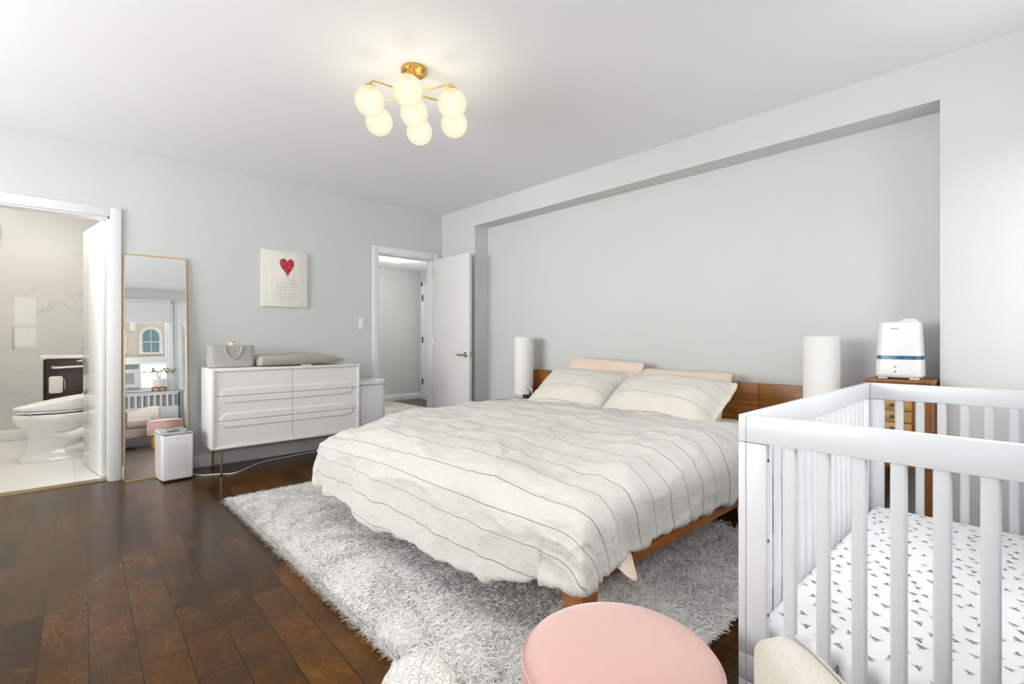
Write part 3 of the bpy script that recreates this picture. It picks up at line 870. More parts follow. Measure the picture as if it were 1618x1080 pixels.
# ------------------------------------------------------------------ standing mirror (leaning, slight yaw)
mr = thing('floor_mirror', 'tall narrow leaning floor mirror in a thin gold frame', 'mirror', (-4.760, 0.380, 0.0))
mr.rotation_mode = 'XYZ'
mr.rotation_euler = (0, math.radians(-3.45), math.radians(-1.8))
MW, MH = 0.415, 1.765
g = G().box((-0.02, 0, 0), (0.006, 0.009, MH), 0.002).box((-0.02, MW - 0.009, 0), (0.006, MW, MH), 0.002).box((-0.02, 0.009, 0), (0.006, MW - 0.009, 0.009)).box((-0.02, 0.009, MH - 0.009), (0.006, MW - 0.009, MH))
g.obj('frame', M['gold_frame'], mr, local=True)
G().box((-0.018, 0.009, 0.009), (0.0, MW - 0.009, MH - 0.009)).obj('mirror_glass', M['mirror'], mr, local=True)

# ------------------------------------------------------------------ air purifier
ap = thing('air_purifier', 'white perforated air purifier on the floor before the mirror', 'air purifier', (-4.64, 0.68, 0))
ap.rotation_euler = (0, 0, math.radians(4))
g = G(); pw = 0.202
g.prism([(p[0], p[1]) for p in rounded_rect(0.16, pw - 0.01, 0.02)], 2, 0.006, 0.352)
g.v = [(p[0] - 0.03, p[1], p[2]) for p in g.v]
g.obj('body', M['cream'], ap, local=True)
g = G().box((0.055, -pw / 2, 0.012), (0.125, pw / 2, 0.358), 0.012, 3)
g.cur = 1
for i in range(13):
    for j in range(22):
        yy = -0.062 + i * 0.0103 + (0.005 if j % 2 else 0); zz = 0.075 + j * 0.0098
        if 0.055 < zz < 0.30 and abs(yy) < 0.064:
            g.add([(0.1253, yy + 0.0022 * math.cos(a), zz + 0.0022 * math.sin(a)) for a in (0, PI/3, 2*PI/3, PI, 4*PI/3, 5*PI/3)], [(0, 1, 2, 3, 4, 5)])
g.obj('front_panel', [M['plastic'], M['leafdark']], ap, local=True, fixn=False)
G().box((-0.11, -pw / 2 + 0.004, 0.352), (0.125, pw / 2 - 0.004, 0.372), 0.008, 3).obj('control_panel', M['silver'], ap, local=True)
G().box((-0.02, -0.05, 0.372), (0.06, 0.03, 0.3735), 0.0005).obj('display', M['darkgrey'], ap, local=True)
G().box((-0.10, -pw / 2 + 0.008, 0.0), (0.118, pw / 2 - 0.008, 0.012), 0.003).obj('base', M['black'], ap, local=True)
G().lathe([(0, 0), (0.005, 0), (0.005, 0.001), (0, 0.001)], (0.125, 0.0, 0.325), 12, axis='X').obj('indicator', M['leafdark'], ap, local=True)

# ------------------------------------------------------------------ dresser
DX0, DX1, DYA, DYB, DZ0, DZ1 = -4.800, -4.42, 0.894, 2.125, 0.216, 0.856
dr = thing('dresser', 'white six-drawer dresser on slim brass legs against grey wall', 'dresser', ((DX0 + DX1) / 2, (DYA + DYB) / 2, 0))
g = G(); tk = 0.022
g.box((DX0, DYA, DZ0), (DX1, DYA + tk, DZ1), 0.0015).box((DX0, DYB - tk, DZ0), (DX1, DYB, DZ1), 0.0015)
g.box((DX0, DYA + tk, DZ0), (DX1, DYB - tk, DZ0 + tk), 0.001).box((DX0, DYA + tk, DZ1 - tk), (DX1, DYB - tk, DZ1), 0.001)
g.box((DX0, DYA + tk, DZ0 + tk), (DX1 - 0.032, DYB - tk, DZ1 - tk))
g.obj('case', M['dresserwhite'], dr)
rowz = [DZ0 + tk + 0.002, 0.4235, 0.628, DZ1 - tk - 0.002]
rowz = [DZ0 + tk + 0.002, DZ0 + tk + 0.002 + 0.198, DZ0 + tk + 0.002 + 0.396, DZ1 - tk - 0.002]
ymid = (DYA + DYB) / 2
seams = [rowz[1], rowz[2]]
def stadium(y, z):
    best = 9
    for zc in seams:
        hl_, rad = (DYB - DYA) / 2 - 0.055 - 0.062, 0.062
        dy = max(0, abs(y - ymid) - hl_); dz = z - zc
        best = min(best, math.hypot(dy, dz) - rad)
    return best
for r_ in range(3):
    for c_ in range(2):
        y0, y1 = (DYA + tk + 0.002, ymid - 0.002) if c_ == 0 else (ymid + 0.002, DYB - tk - 0.002)
        z0, z1 = rowz[r_] + (0.002 if r_ else 0), rowz[r_ + 1] - (0.002 if r_ < 2 else 0)
        def fn(u, v_, y0=y0, y1=y1, z0=z0, z1=z1):
            y, z = y0 + u * (y1 - y0), z0 + v_ * (z1 - z0)
            d = -stadium(y, z)
            k = max(0, min(1, d / 0.011)); k = k * k * (3 - 2 * k)
            dd = min(1, max(0, d / 0.062))
            return (DX1 - 0.012 + 0.007 * k, y, z)
        g = G().grid(fn, 100, 44)
        g.box((DX1 - 0.029, y0, z0), (DX1 - 0.0225, y1, z1))
        n0 = 100 * 44
        # side skirts of the drawer front
        xs = DX1 - 0.023
        for (a, b, c, d_) in (((xs, y0, z0), (xs, y1, z0), 0, 99), ((xs, y0, z1), (xs, y1, z1), 43 * 100, 43 * 100 + 99)):
            base = len(g.v); g.v += [a, b]
            ids = list(range(c, d_ + 1))
            g.f.append(tuple(ids + [base + 1, base])); g.mi.append(0); g.sm.append(False)
        for c in (0, 99):
            base = len(g.v); yv = y0 if c == 0 else y1
            g.v += [(xs, yv, z0), (xs, yv, z1)]
            g.f.append(tuple([c + 100 * j for j in range(44)] + [base + 1, base])); g.mi.append(0); g.sm.append(False)
        g.obj('drawer', M['dresserwhite'], dr, fixn=False)
for x in (DX0 + 0.05, DX1 - 0.035):
    for y in (DYA + 0.075, DYB - 0.075):
        lg = G().lathe([(0, 0.0), (0.0085, 0.0), (0.0085, 0.212), (0.018, 0.212), (0.018, 0.216), (0, 0.216)], (x, y, 0), 14).obj('leg', M['leg_brass'], dr)
        G().lathe([(0, 0.0), (0.0092, 0.0), (0.0092, 0.012), (0, 0.012)], (x, y, 0), 14).obj('foot_cap', M['black'], lg)

# woven grey bag on the dresser
bg_ = thing('storage_tote', 'grey knitted basket bag with rope handle on white dresser', 'basket', (-4.62, 1.075, 0.857))
rings = []
for z, w_, d_ in ((0.0, 0.30, 0.13), (0.006, 0.325, 0.15), (0.04, 0.338, 0.165), (0.10, 0.342, 0.165), (0.165, 0.335, 0.15), (0.178, 0.334, 0.15), (0.181, 0.33, 0.145)):
    rings.append([(-4.62 + q[1], 1.075 + q[0], 0.858 + z + 0.004 * math.sin(q[0] * 20) * (z > 0.1)) for q in rounded_rect(w_, d_, 0.045, 5)])
inner = [(-4.62 + q[1], 1.075 + q[0], 0.858 + 0.172) for q in rounded_rect(0.315, 0.13, 0.04, 5)]
inner2 = [(-4.62 + q[1], 1.075 + q[0], 0.858 + 0.03) for q in rounded_rect(0.30, 0.12, 0.04, 5)]
g = G().loft(rings + [inner, inner2])
g.obj('body', M['greyfelt'], bg_)
for sx in (1, -1):
    pts = []
    for k in range(15):
        a = PI * k / 14
        pts.append((-4.62 + sx * (0.082 + 0.008 * math.sin(a)), 1.075 + 0.062 * math.cos(a), 0.858 + 0.172 - (0.10 * math.sin(a) if sx > 0 else -0.005 * math.sin(a))))
    G().tube(pts, 0.009, 10).obj('handle', M['greyfelt'], bg_)
toy = thing('small_toy', 'small yellow item poking out of the grey basket bag', 'toy', (-4.62, 1.085, 1.03))
G().sphere((-4.62, 1.085, 1.050), 0.022, 16, 10, (1, 1.2, 0.9)).obj('body', M['plastic'], toy)
G().lathe([(0, 0), (0.012, 0), (0.026, 0.006), (0.024, 0.010), (0, 0.012)], (-4.62, 1.085, 1.063), 16).obj('cap', M['yellow'], toy)

# changing pad
cpx, rings = -4.61, []
prof = [(1.256, 0.06, 0.030, 0.10), (1.259, 0.085, 0.010, 0.15), (1.268, 0.102, 0.003, 0.17), (1.34, 0.108, 0.0015, 0.178), (1.45, 0.110, 0.0015, 0.18), (1.58, 0.118, 0.0015, 0.178),
        (1.69, 0.121, 0.002, 0.172), (1.76, 0.116, 0.004, 0.168), (1.83, 0.100, 0.010, 0.16), (1.90, 0.082, 0.018, 0.15), (1.96, 0.068, 0.022, 0.13), (2.0, 0.058, 0.026, 0.10), (2.012, 0.045, 0.034, 0.06)]
for y, zt, zb, hw in prof:
    r = []
    for k in range(32):
        a = 2 * PI * k / 32; c_, s_ = math.cos(a), math.sin(a)
        sx = math.copysign(abs(c_) ** 0.6, c_); sz = math.copysign(abs(s_) ** 0.6, s_)
        zz = (zt + zb) / 2 + (zt - zb) / 2 * sz
        if sz > 0: zz -= 0.035 * max(0, 1 - (sx / 0.75) ** 2) * min(1, (zt - zb) / 0.1)
        r.append((cpx + hw * sx, y, 0.857 + zz))
    rings.append(r)
cp = thing('changing_pad', 'grey contoured baby changing pad lying on the white dresser', 'changing pad', (cpx, 1.64, 0.857))
G().loft(rings).obj('pad', M['padgrey'], cp)
G().box((-4.50, 1.60, 0.8575), (-4.44, 1.68, 0.866), 0.002).obj('care_tag', M['plastic'], cp)

# waste bin beside the dresser
tc_ = thing('waste_bin', 'tall white waste bin with lid between dresser and doorway', 'waste bin', (-4.62, 2.295, 0))
def dshape(r, dd, n=20):
    return None
def dbin(r, hw, z):
    return [(-4.62 + q[1], 2.295 + q[0], z) for q in rounded_rect(hw * 2, r * 2, 0.075, 8)]
G().loft([dbin(0.135, 0.142, 0.004), dbin(0.142, 0.149, 0.015), dbin(0.145, 0.152, 0.04), dbin(0.145, 0.152, 0.635), dbin(0.142, 0.15, 0.64)]).obj('bin_body', M['white'], tc_)
G().loft([dbin(0.141, 0.148, 0.643), dbin(0.150, 0.157, 0.646), dbin(0.150, 0.157, 0.675), dbin(0.145, 0.152, 0.684), dbin(0.12, 0.13, 0.687)]).obj('lid', M['white'], tc_)
G().box((-4.475, 2.27, 0.01), (-4.44, 2.32, 0.025), 0.004).obj('pedal', M['chrome'], tc_)

# floor cord from the purifier along the wall under the dresser
cord = [(-4.70, 0.70, 0.06), (-4.66, 0.79, 0.012), (-4.56, 0.84, 0.006), (-4.50, 0.95, 0.006), (-4.44, 1.05, 0.006), (-4.52, 1.16, 0.006), (-4.62, 1.26, 0.006), (-4.70, 1.40, 0.006), (-4.74, 1.62, 0.006), (-4.76, 1.9, 0.006), (-4.78, 2.08, 0.006)]
tag(G().tube(smooth_path(cord), 0.0045, 8).obj('power_cord', M['plastic']), 'white power cord lying on the dark floor beneath the dresser', 'cord')

# wall art
wa = thing('wall_art', 'white board with a red heart and handwritten verse on wall', 'picture', (XA + 0.015, 1.585, 1.394))
G().box((XA + 0.001, 1.379, 1.396), (XA + 0.024, 1.79, 1.92), 0.002).obj('board', M['canvas'], wa)
hx = XA + 0.0247
hc_y, hc_z = 1.600, 1.79
def heart_pt(a):
    x = 16 * math.sin(a) ** 3; z = 13 * math.cos(a) - 5 * math.cos(2 * a) - 2 * math.cos(3 * a) - math.cos(4 * a)
    z = z * (1.28 if z < 0 else 0.95)
    x = x * 1.0 + max(0, -z) * 0.08
    return (hc_y + x * 0.0041, hc_z + z * 0.0052)
pts = [heart_pt(2 * PI * k / 60) for k in range(60)]
G().add([(hx, hc_y, hc_z)] + [(hx, p[0], p[1]) for p in pts], [(0, 1 + k, 1 + (k + 1) % 60) for k in range(60)]).obj('heart_print', M['heart'], wa, fixn=False)
G().tube([(hx, p[0], p[1]) for p in pts], 0.0014, 6, closed=True).tube([(hx, hc_y + 0.012, 1.675), (hx, hc_y + 0.016, 1.655), (hx, hc_y + 0.03, 1.638), (hx, hc_y + 0.048, 1.632), (hx, hc_y + 0.064, 1.640), (hx, hc_y + 0.068, 1.652), (hx, hc_y + 0.060, 1.660), (hx, hc_y + 0.052, 1.654), (hx, hc_y + 0.056, 1.648)], 0.0013, 6).obj('heart_outline', M['ink'], wa)
g = G()
lines = [(1.520, 1.700, 1.612, [2, 7, 2, 8]), (1.505, 1.695, 1.582, [6, 4, 5, 6]), (1.525, 1.665, 1.553, [4, 4, 3, 4]), (1.495, 1.712, 1.522, [7, 4, 5, 7]), (1.515, 1.705, 1.492, [4, 5, 9]), (1.545, 1.650, 1.463, [2, 2, 7])]
for y0, y1, z, words in lines:
    tot = sum(words) + len(words) - 1; u = (y1 - y0) / tot; y = y0
    for w_ in words:
        pts = []
        for k in range(w_ * 3 + 1):
            tall = 0.008 if random.random() < 0.18 else 0.0035
            pts.append((hx, y + k * u / 3, z + (tall if k % 2 else -0.001)))
        g.tube(pts, 0.0007, 4); y += (w_ + 1) * u
g.obj('verse', M['ink'], wa)

# light switch
ls = thing('light_switch', 'white rocker light switch on the wall left of open doorway', 'light switch', (XA, 2.365, 1.25))
G().box((XA, 2.33, 1.195), (XA + 0.006, 2.40, 1.31), 0.002).obj('plate', M['plastic'], ls)
G().box((XA + 0.006, 2.349, 1.22), (XA + 0.010, 2.381, 1.285), 0.0015).obj('rocker', M['plastic'], ls)

# ------------------------------------------------------------------ ceiling light with seven globes
FV = Vector((-math.sin(math.radians(47.05)), math.cos(math.radians(47.05)), 0)); RV = Vector((math.cos(math.radians(47.05)), math.sin(math.radians(47.05)), 0))
LC = Vector((-2.327, 1.434, 0))
cl = thing('ceiling_light', 'brass ceiling light with seven glowing opal glass globes', 'ceiling light', (LC.x, LC.y, H))
g = G().lathe([(0, 0), (0.068, 0), (0.07, -0.004), (0.07, -0.022), (0.064, -0.028), (0.0, -0.03)], (LC.x, LC.y, H), 36)
g.obj('canopy', M['brass'], cl)
for s_ in (1, -1):
    p = LC + RV * 0.052 * s_ - FV * 0.03
    G().lathe([(0, 0), (0.011, 0), (0.011, -0.012), (0.007, -0.014), (0, -0.014)], (p.x, p.y, H - 0.024), 14).obj('screw_cap', M['leg_brass'], cl)
G().lathe([(0, -0.02), (0.0075, -0.02), (0.0075, -0.125), (0.02, -0.125), (0.022, -0.135), (0.022, -0.148), (0.018, -0.152), (0, -0.152)], (LC.x, LC.y, H), 16).obj('stem', M['brass'], cl)
GR = 0.0765; gz = 2.327
ring = 0.245
centers = [LC.copy()]
for k in range(6):
    a = math.radians(-86 + 60 * k)
    centers.append(LC + RV * ring * math.cos(a) + FV * ring * math.sin(a))
for k, c in enumerate(centers):
    if k:
        d = (c - LC).normalized()
        zz = 2.436
        pts = [LC + d * 0.015 + Vector((0, 0, zz - 0.004)), LC + d * (ring - 0.05) + Vector((0, 0, zz))]
        for q in range(1, 7):
            a = PI / 2 * q / 6
            pts.append(LC + d * (ring - 0.03 + 0.03 * math.sin(a)) + Vector((0, 0, zz - 0.03 * (1 - math.cos(a)))))
        pts.append(c + Vector((0, 0, gz + GR - 0.006)))
        arm = G().tube(pts, 0.0045, 10).obj('arm', M['brass'], cl)
    else:
        arm = G().tube([LC + Vector((0, 0, 2.42)), LC + Vector((0, 0, gz + GR - 0.006))], 0.006, 10).obj('arm', M['brass'], cl)
    G().lathe([(0, 0.012), (0.012, 0.012), (0.026, 0.004), (0.030, -0.006), (0.028, -0.008), (0, -0.004)], (c.x, c.y, gz + GR - 0.002), 20).obj('globe_cap', M['brass'], arm)
    gb = G().sphere((c.x, c.y, gz), GR, 40, 24).obj('glass_globe', M['opal'], cl)
    point('globe_bulb', (c.x, c.y, gz), 0.75, (1.0, 0.93, 0.70), 0.04)

# ------------------------------------------------------------------ rug
RX0, RX1, RY0, RY1 = -3.70, -0.80, 0.82, 2.86
rg = thing('shag_rug', 'white shaggy long-pile rug beneath the bed on dark floor', 'rug', ((RX0 + RX1) / 2, (RY0 + RY1) / 2, 0))
G().box((RX0 + 0.02, RY0 + 0.02, 0.001), (RX1 - 0.02, RY1 - 0.02, 0.012), 0.003).obj('backing', M['pile'], rg)
def pile(n):
    x = rng.uniform(RX0 + 0.01, RX1 - 0.01, n * 2); y = rng.uniform(RY0 + 0.01, RY1 - 0.01, n * 2)
    under = (x > -2.95) & (x < -1.15) & (y > 1.5)
    keep = ~under | (rng.random(n * 2) < 0.12)
    x, y = x[keep][:n], y[keep][:n]; n = len(x)
    # clumped lean directions
    th_ = 3.0 * np.sin(x * 9 + 2.2 * np.sin(y * 7)) + 2.4 * np.sin(y * 11 + 1.7 * np.sin(x * 6.3)) + rng.normal(0, 1.5, n)
    edge = np.minimum.reduce([x - RX0, RX1 - x, y - RY0, RY1 - y])
    out = np.where(x - RX0 < 0.05, PI, np.where(RX1 - x < 0.05, 0, np.where(y - RY0 < 0.05, -PI / 2, PI / 2)))
    th_ = np.where(edge < 0.03, out + rng.normal(0, 0.6, n), th_)
    L = rng.uniform(0.024, 0.042, n); lean = rng.uniform(0.7, 1.35, n)
    w_ = rng.uniform(0.0014, 0.0028, n)
    dx, dy = np.cos(th_), np.sin(th_); px, py = -dy, dx
    tw = rng.uniform(-0.8, 0.8, n)
    levels = []
    for f_, hz, lat, ww in ((0, 0, 0, 1.0), (1, 0.55, 0.25, 1.15), (2, 0.86, 0.62, 0.9), (3, 0.88, 1.0, 0.25)):
        cz = 0.010 + L * hz * (1 - 0.48 * lean); cx_ = x + dx * L * lat * lean + px * tw * L * 0.15 * f_ * 0.5; cy_ = y + dy * L * lat * lean + py * tw * L * 0.15 * f_ * 0.5
        levels.append((np.stack([cx_ - px * w_ * ww, cy_ - py * w_ * ww, cz], 1), np.stack([cx_ + px * w_ * ww, cy_ + py * w_ * ww, cz + 0.0015], 1)))
    V = np.zeros((n, 8, 3))
    for i, (a, b) in enumerate(levels): V[:, 2 * i] = a; V[:, 2 * i + 1] = b
    V[:, :, 2] = np.maximum(V[:, :, 2], 0.004)
    base = (np.arange(n) * 8)[:, None, None]
    F = base + np.array([[0, 1, 3, 2], [2, 3, 5, 4], [4, 5, 7, 6]])[None]
    return V.reshape(-1, 3), F.reshape(-1, 4)
V, F = pile(150000)
me = bpy.data.meshes.new('pile')
off = np.array(rg.location)
me.vertices.add(len(V)); me.vertices.foreach_set('co', (V - off).astype(np.float32).ravel())
me.loops.add(F.size); me.loops.foreach_set('vertex_index', F.astype(np.int32).ravel())
me.polygons.add(len(F)); me.polygons.foreach_set('loop_start', np.arange(0, F.size, 4, dtype=np.int32)); me.polygons.foreach_set('loop_total', np.full(len(F), 4, dtype=np.int32))
me.materials.append(M['pile']); me.update(calc_edges=True); me.validate()
po = bpy.data.objects.new('pile', me); COL.objects.link(po); po.parent = rg; po['kind'] = 'stuff'

# ------------------------------------------------------------------ bed
BX0, BX1, BYF, BYH = -3.05, -0.985, 1.22, 3.50
RZ0, RZ1 = 0.285, 0.375
bed = thing('bed', 'low wooden platform bed with wide plank headboard and square legs', 'bed', ((BX0 + BX1) / 2, (BYF + BYH) / 2, 0))
G().box((BX1 - 0.03, BYF, RZ0), (BX1, BYH, RZ1), 0.004).obj('side_rail', M['walnut'], bed)
G().box((BX0, BYF, RZ0), (BX0 + 0.03, BYH, RZ1), 0.004).obj('side_rail', M['walnut'], bed)
G().box((BX0 + 0.03, BYF, RZ0), (BX1 - 0.03, BYF + 0.03, RZ1), 0.004).obj('foot_rail', M['oak'], bed)
G().box((BX0 + 0.03, BYF + 0.03, 0.32), (BX1 - 0.03, BYH, 0.35)).obj('platform', M['walnut'], bed)
for x0, x1, ya in ((BX0 + 0.5, BX0 + 0.585, BYF + 0.3), (BX1 - 0.085, BX1 - 0.0, BYF)):
    for y0 in (ya, BYH - 0.1):
        zt = RZ0
        b = G()
        b.loft([[(x0 + 0.012, y0 + 0.012, 0.0), (x1 - 0.012, y0 + 0.012, 0.0), (x1 - 0.012, y0 + 0.073, 0.0), (x0 + 0.012, y0 + 0.073, 0.0)],
                [(x0, y0 + 0.001, zt), (x1, y0 + 0.001, zt), (x1, y0 + 0.085, zt), (x0, y0 + 0.085, zt)]], smooth=False)
        b.obj('leg', M['walnut'], bed)
g = G().box((-3.62, BYH, 0.30), (-2.45, BYH + 0.035, 0.79), 0.003).box((-2.448, BYH, 0.30), (-1.30, BYH + 0.035, 0.79), 0.003).box((-1.298, BYH, 0.30), (-0.865, BYH + 0.035, 0.79), 0.003)
g.obj('headboard', M['oak'], bed)

# mattress with peach fitted sheet
mt = thing('mattress', 'thick mattress in a peach fitted sheet on the wooden bed', 'mattress', (-2.05, 2.37, 0.352))
G().box((-2.97, 1.30, 0.352), (-1.035, 3.49, 0.535), 0.05, 4).obj('fitted_sheet', M['peach'], mt)
# peach flat sheet hanging out below the duvet, with its pointed corner
def sheet_fn(u, v_):
    y = 1.26 + u * 1.98
    hem = 0.392 - 0.008 * math.sin(y * 23) - 0.012 * mnoise.noise((y * 4, 1, 0))
    tip = math.exp(-((y - 1.385) / 0.055) ** 2)
    hem -= 0.088 * tip
    z = 0.47 - v_ * (0.47 - hem)
    k = min(1, v_ * 3)
    x = -1.035 + 0.016 * k + 0.007 * math.sin(y * 31 + v_ * 2) * v_ + 0.010 * mnoise.noise((y * 9, v_ * 2, 4)) * v_
    x += max(0, 0.40 - z) / 0.08 * 0.058
    if z < 0.405: x = max(x, -1.0 + (0.405 - z) * 1.0)
    if z < 0.378: x = max(x, -0.972)
    return (x, y, z)
g = G().grid(sheet_fn, 220, 22)
fs_ = g.obj('flat_sheet', M['peach'], fixn=False)
sm_ = fs_.modifiers.new('s', 'SOLIDIFY'); sm_.thickness = 0.003; sm_.offset = 1
tag(fs_, 'peach sheet edge and pointed corner hanging below the striped duvet', 'sheet')

# striped duvet: flat cloth draped over a rounded block, with curled hem and folds
def duvet():
    xl, xr, yf, yh = -3.08, -0.950, 1.18, 2.98
    R = 0.185
    ztop = 0.655
    arc = R * PI / 2
    nu, nv = 330, 290
    x0, x1, y0 = xl + R, xr - R, yf + R
    def hem_foot(X):
        return float(np.interp(X, [-3.2, -3.0, -2.75, -2.4, -2.0, -1.7, -1.4, -1.2, -1.05, -0.9], [0.19, 0.185, 0.18, 0.15, 0.165, 0.185, 0.215, 0.265, 0.325, 0.335]))
    hem_l = 0.24
    def hem_right(Y): return float(np.interp(Y, [1.2, 1.30, 1.37, 1.6, 2.0], [0.34, 0.35, 0.385, 0.39, 0.385]))
    rh = 0.022; hemL = rh * PI * 1.15
    P = np.zeros((nv, nu, 3)); UV = np.zeros((nv, nu, 2)); D = np.zeros((nv, nu))
    Ll = arc + (ztop - R - hem_l) + hemL
    us = np.concatenate([np.linspace(-1, 0, 80)[:-1], np.linspace(0, 1, nu - 79 - 79), 1 + np.linspace(0, 1, 80)[1:]])
    vs = np.concatenate([np.linspace(-1, 0, 110)[:-1], np.linspace(0, 1, nv - 109)])
    for j, v_ in enumerate(vs):
        Lr = arc + (ztop - R - hem_right(y0 + max(0, v_) * (yh - y0) - 0.03 if v_ > 0 else y0 + v_ * 0.25)) + hemL
        for i, u in enumerate(us):
            if u < 0: bx, ox = x0, u * Ll
            elif u > 1: bx, ox = x1, (u - 1) * Lr
            else: bx, ox = x0 + u * (x1 - x0), 0.0
            hf = hem_foot(bx + (0.12 if u > 1 else 0) * min(1, abs(ox) / 0.3) - (0.1 if u < 0 else 0))
            Lf = arc + (ztop - R - hf) + hemL
            if v_ < 0: by, oy = y0, v_ * Lf
            else: by, oy = y0 + v_ * (yh - y0), 0.0
            Lx = Lr if ox > 0 else Ll
            fx, fy = (abs(ox) / Lx if ox else 0), (abs(oy) / Lf if oy else 0)
            n_ = 4.5
            if fx == 0 and fy == 0:
                d = 0; tot = 1; dirx = diry = 0
            else:
                k = (fx ** n_ + fy ** n_) ** (1 / n_)
                k = min(k, 1.0) if k <= 1 else 1.0
                wx, wy = fx ** 2, fy ** 2
                tot = (Lx * wx + Lf * wy) / (wx + wy)
                d = k * tot
                m = (abs(ox) ** 6 + abs(oy) ** 6) ** (1 / 6); m = 0.6 * m + 0.4 * max(abs(ox), abs(oy)); dirx, diry = ox / m, oy / m
                # points past the rounded cloth corner fold onto its hem
            flat = tot - hemL
            if d <= arc:
                a = d / R; hz, dz = R * math.sin(a), R * (1 - math.cos(a))
            elif d <= flat:
                e = d - arc; hz, dz = R + 0.10 * e - 0.25 * e * e, R + e
            else:
                e = flat - arc; ph = (d - flat) / rh
                hz = R + 0.10 * e - 0.25 * e * e - rh * (1 - math.cos(ph)); dz = R + e + rh * math.sin(ph)
            X, Y = bx + dirx * hz, by + diry * hz
            Z = ztop - dz
            # general sag towards foot and head
            P[j, i] = (X, Y, Z); D[j, i] = d
            UV[j, i] = (bx + ox, by + oy)
    # normals by finite differences
    du = np.gradient(P, axis=1); dv = np.gradient(P, axis=0)
    N = np.cross(du, dv); ln = np.linalg.norm(N, axis=2, keepdims=True)
    N = N / np.maximum(ln, 1e-9)
    # fix degenerate rows
    nz = mnoise.noise
    for j in range(nv):
        for i in range(nu):
            a, b = UV[j, i]; d = D[j, i]; x, y, z = P[j, i]
            hang = min(1, max(0, (d - 0.10) / 0.30))
            puff = 0.026 * nz((a * 2.1, b * 2.1, 0.3)) + 0.017 * nz((a * 4.6, b * 5.4, 7.1)) + 0.007 * nz((a * 11, b * 13, 3.3)) + 0.003 * nz((a * 27, b * 24, 9.3))
            # quilt-like ridges across the top
            ridge = 1 - abs(nz((a * 1.6 + 3, b * 3.4, 5.5))) * 2
            puff += 0.014 * max(0, ridge) ** 3
            r2 = 1 - abs(nz((a * 5.5 + 9, b * 3.0, 1.5))) * 2
            puff += 0.007 * max(0, r2) ** 4
            foot = b < y0
            tcoord = a if foot and x < x1 else b
            if foot and x0 <= x <= x1 or (foot and b < y0 - 0.02 and a < x1):
                fold = 0.020 * nz((a * 6.2, b * 0.9, 2.2)) + 0.007 * nz((a * 15, b * 1.6, 8.2)) + 0.003 * nz((a * 34, b * 3, 4.2))
            else:
                fold = 0.010 * nz((a * 1.2, b * 9, 2.2)) + 0.010 * nz((a * 2.0, b * 19, 8.2)) + 0.004 * nz((a * 4, b * 40, 4.2))
            dsp = puff * (1 - 0.35 * hang) + fold * hang * 1.35
            nrm = N[j, i]
            P[j, i] = P[j, i] + nrm * dsp
            hb = 0.008 * nz((tcoord * 6, 0.5, 6.6)) + 0.022 * nz((tcoord * 2.2, 2.5, 1.6))
            P[j, i, 2] += hb * hang * max(0, (d - 0.15) / 0.4)
            # droop at the foot-left edge where there is only air in the filling
            s_ = max(0, min(1, (2.35 - b) / 1.15)); l_ = max(0, min(1, (-2.2 - a) / 0.9)); P[j, i, 2] -= (0.085 + 0.04 * l_) * s_ ** 1.5 * (1 - hang) + 0.035 * l_ * (1 - hang)
            t_ = max(0, min(1, (b - 2.45) / 0.5)); P[j, i, 2] -= 0.05 * t_ * (1 - hang)
    g = G()
    g.v = [tuple(p) for p in P.reshape(-1, 3)]
    for j in range(nv - 1):
        for i in range(nu - 1):
            q = j * nu + i
            g.f.append((q, q + 1, q + nu + 1, q + nu)); g.mi.append(0); g.sm.append(True)
    g.uv = UV.reshape(-1, 2)
    return g
dv = duvet().obj('duvet', M['duvet'], fixn=False, sharp=180)
tag(dv, 'puffy off-white duvet with thin dark stripes spread over the bed', 'duvet')

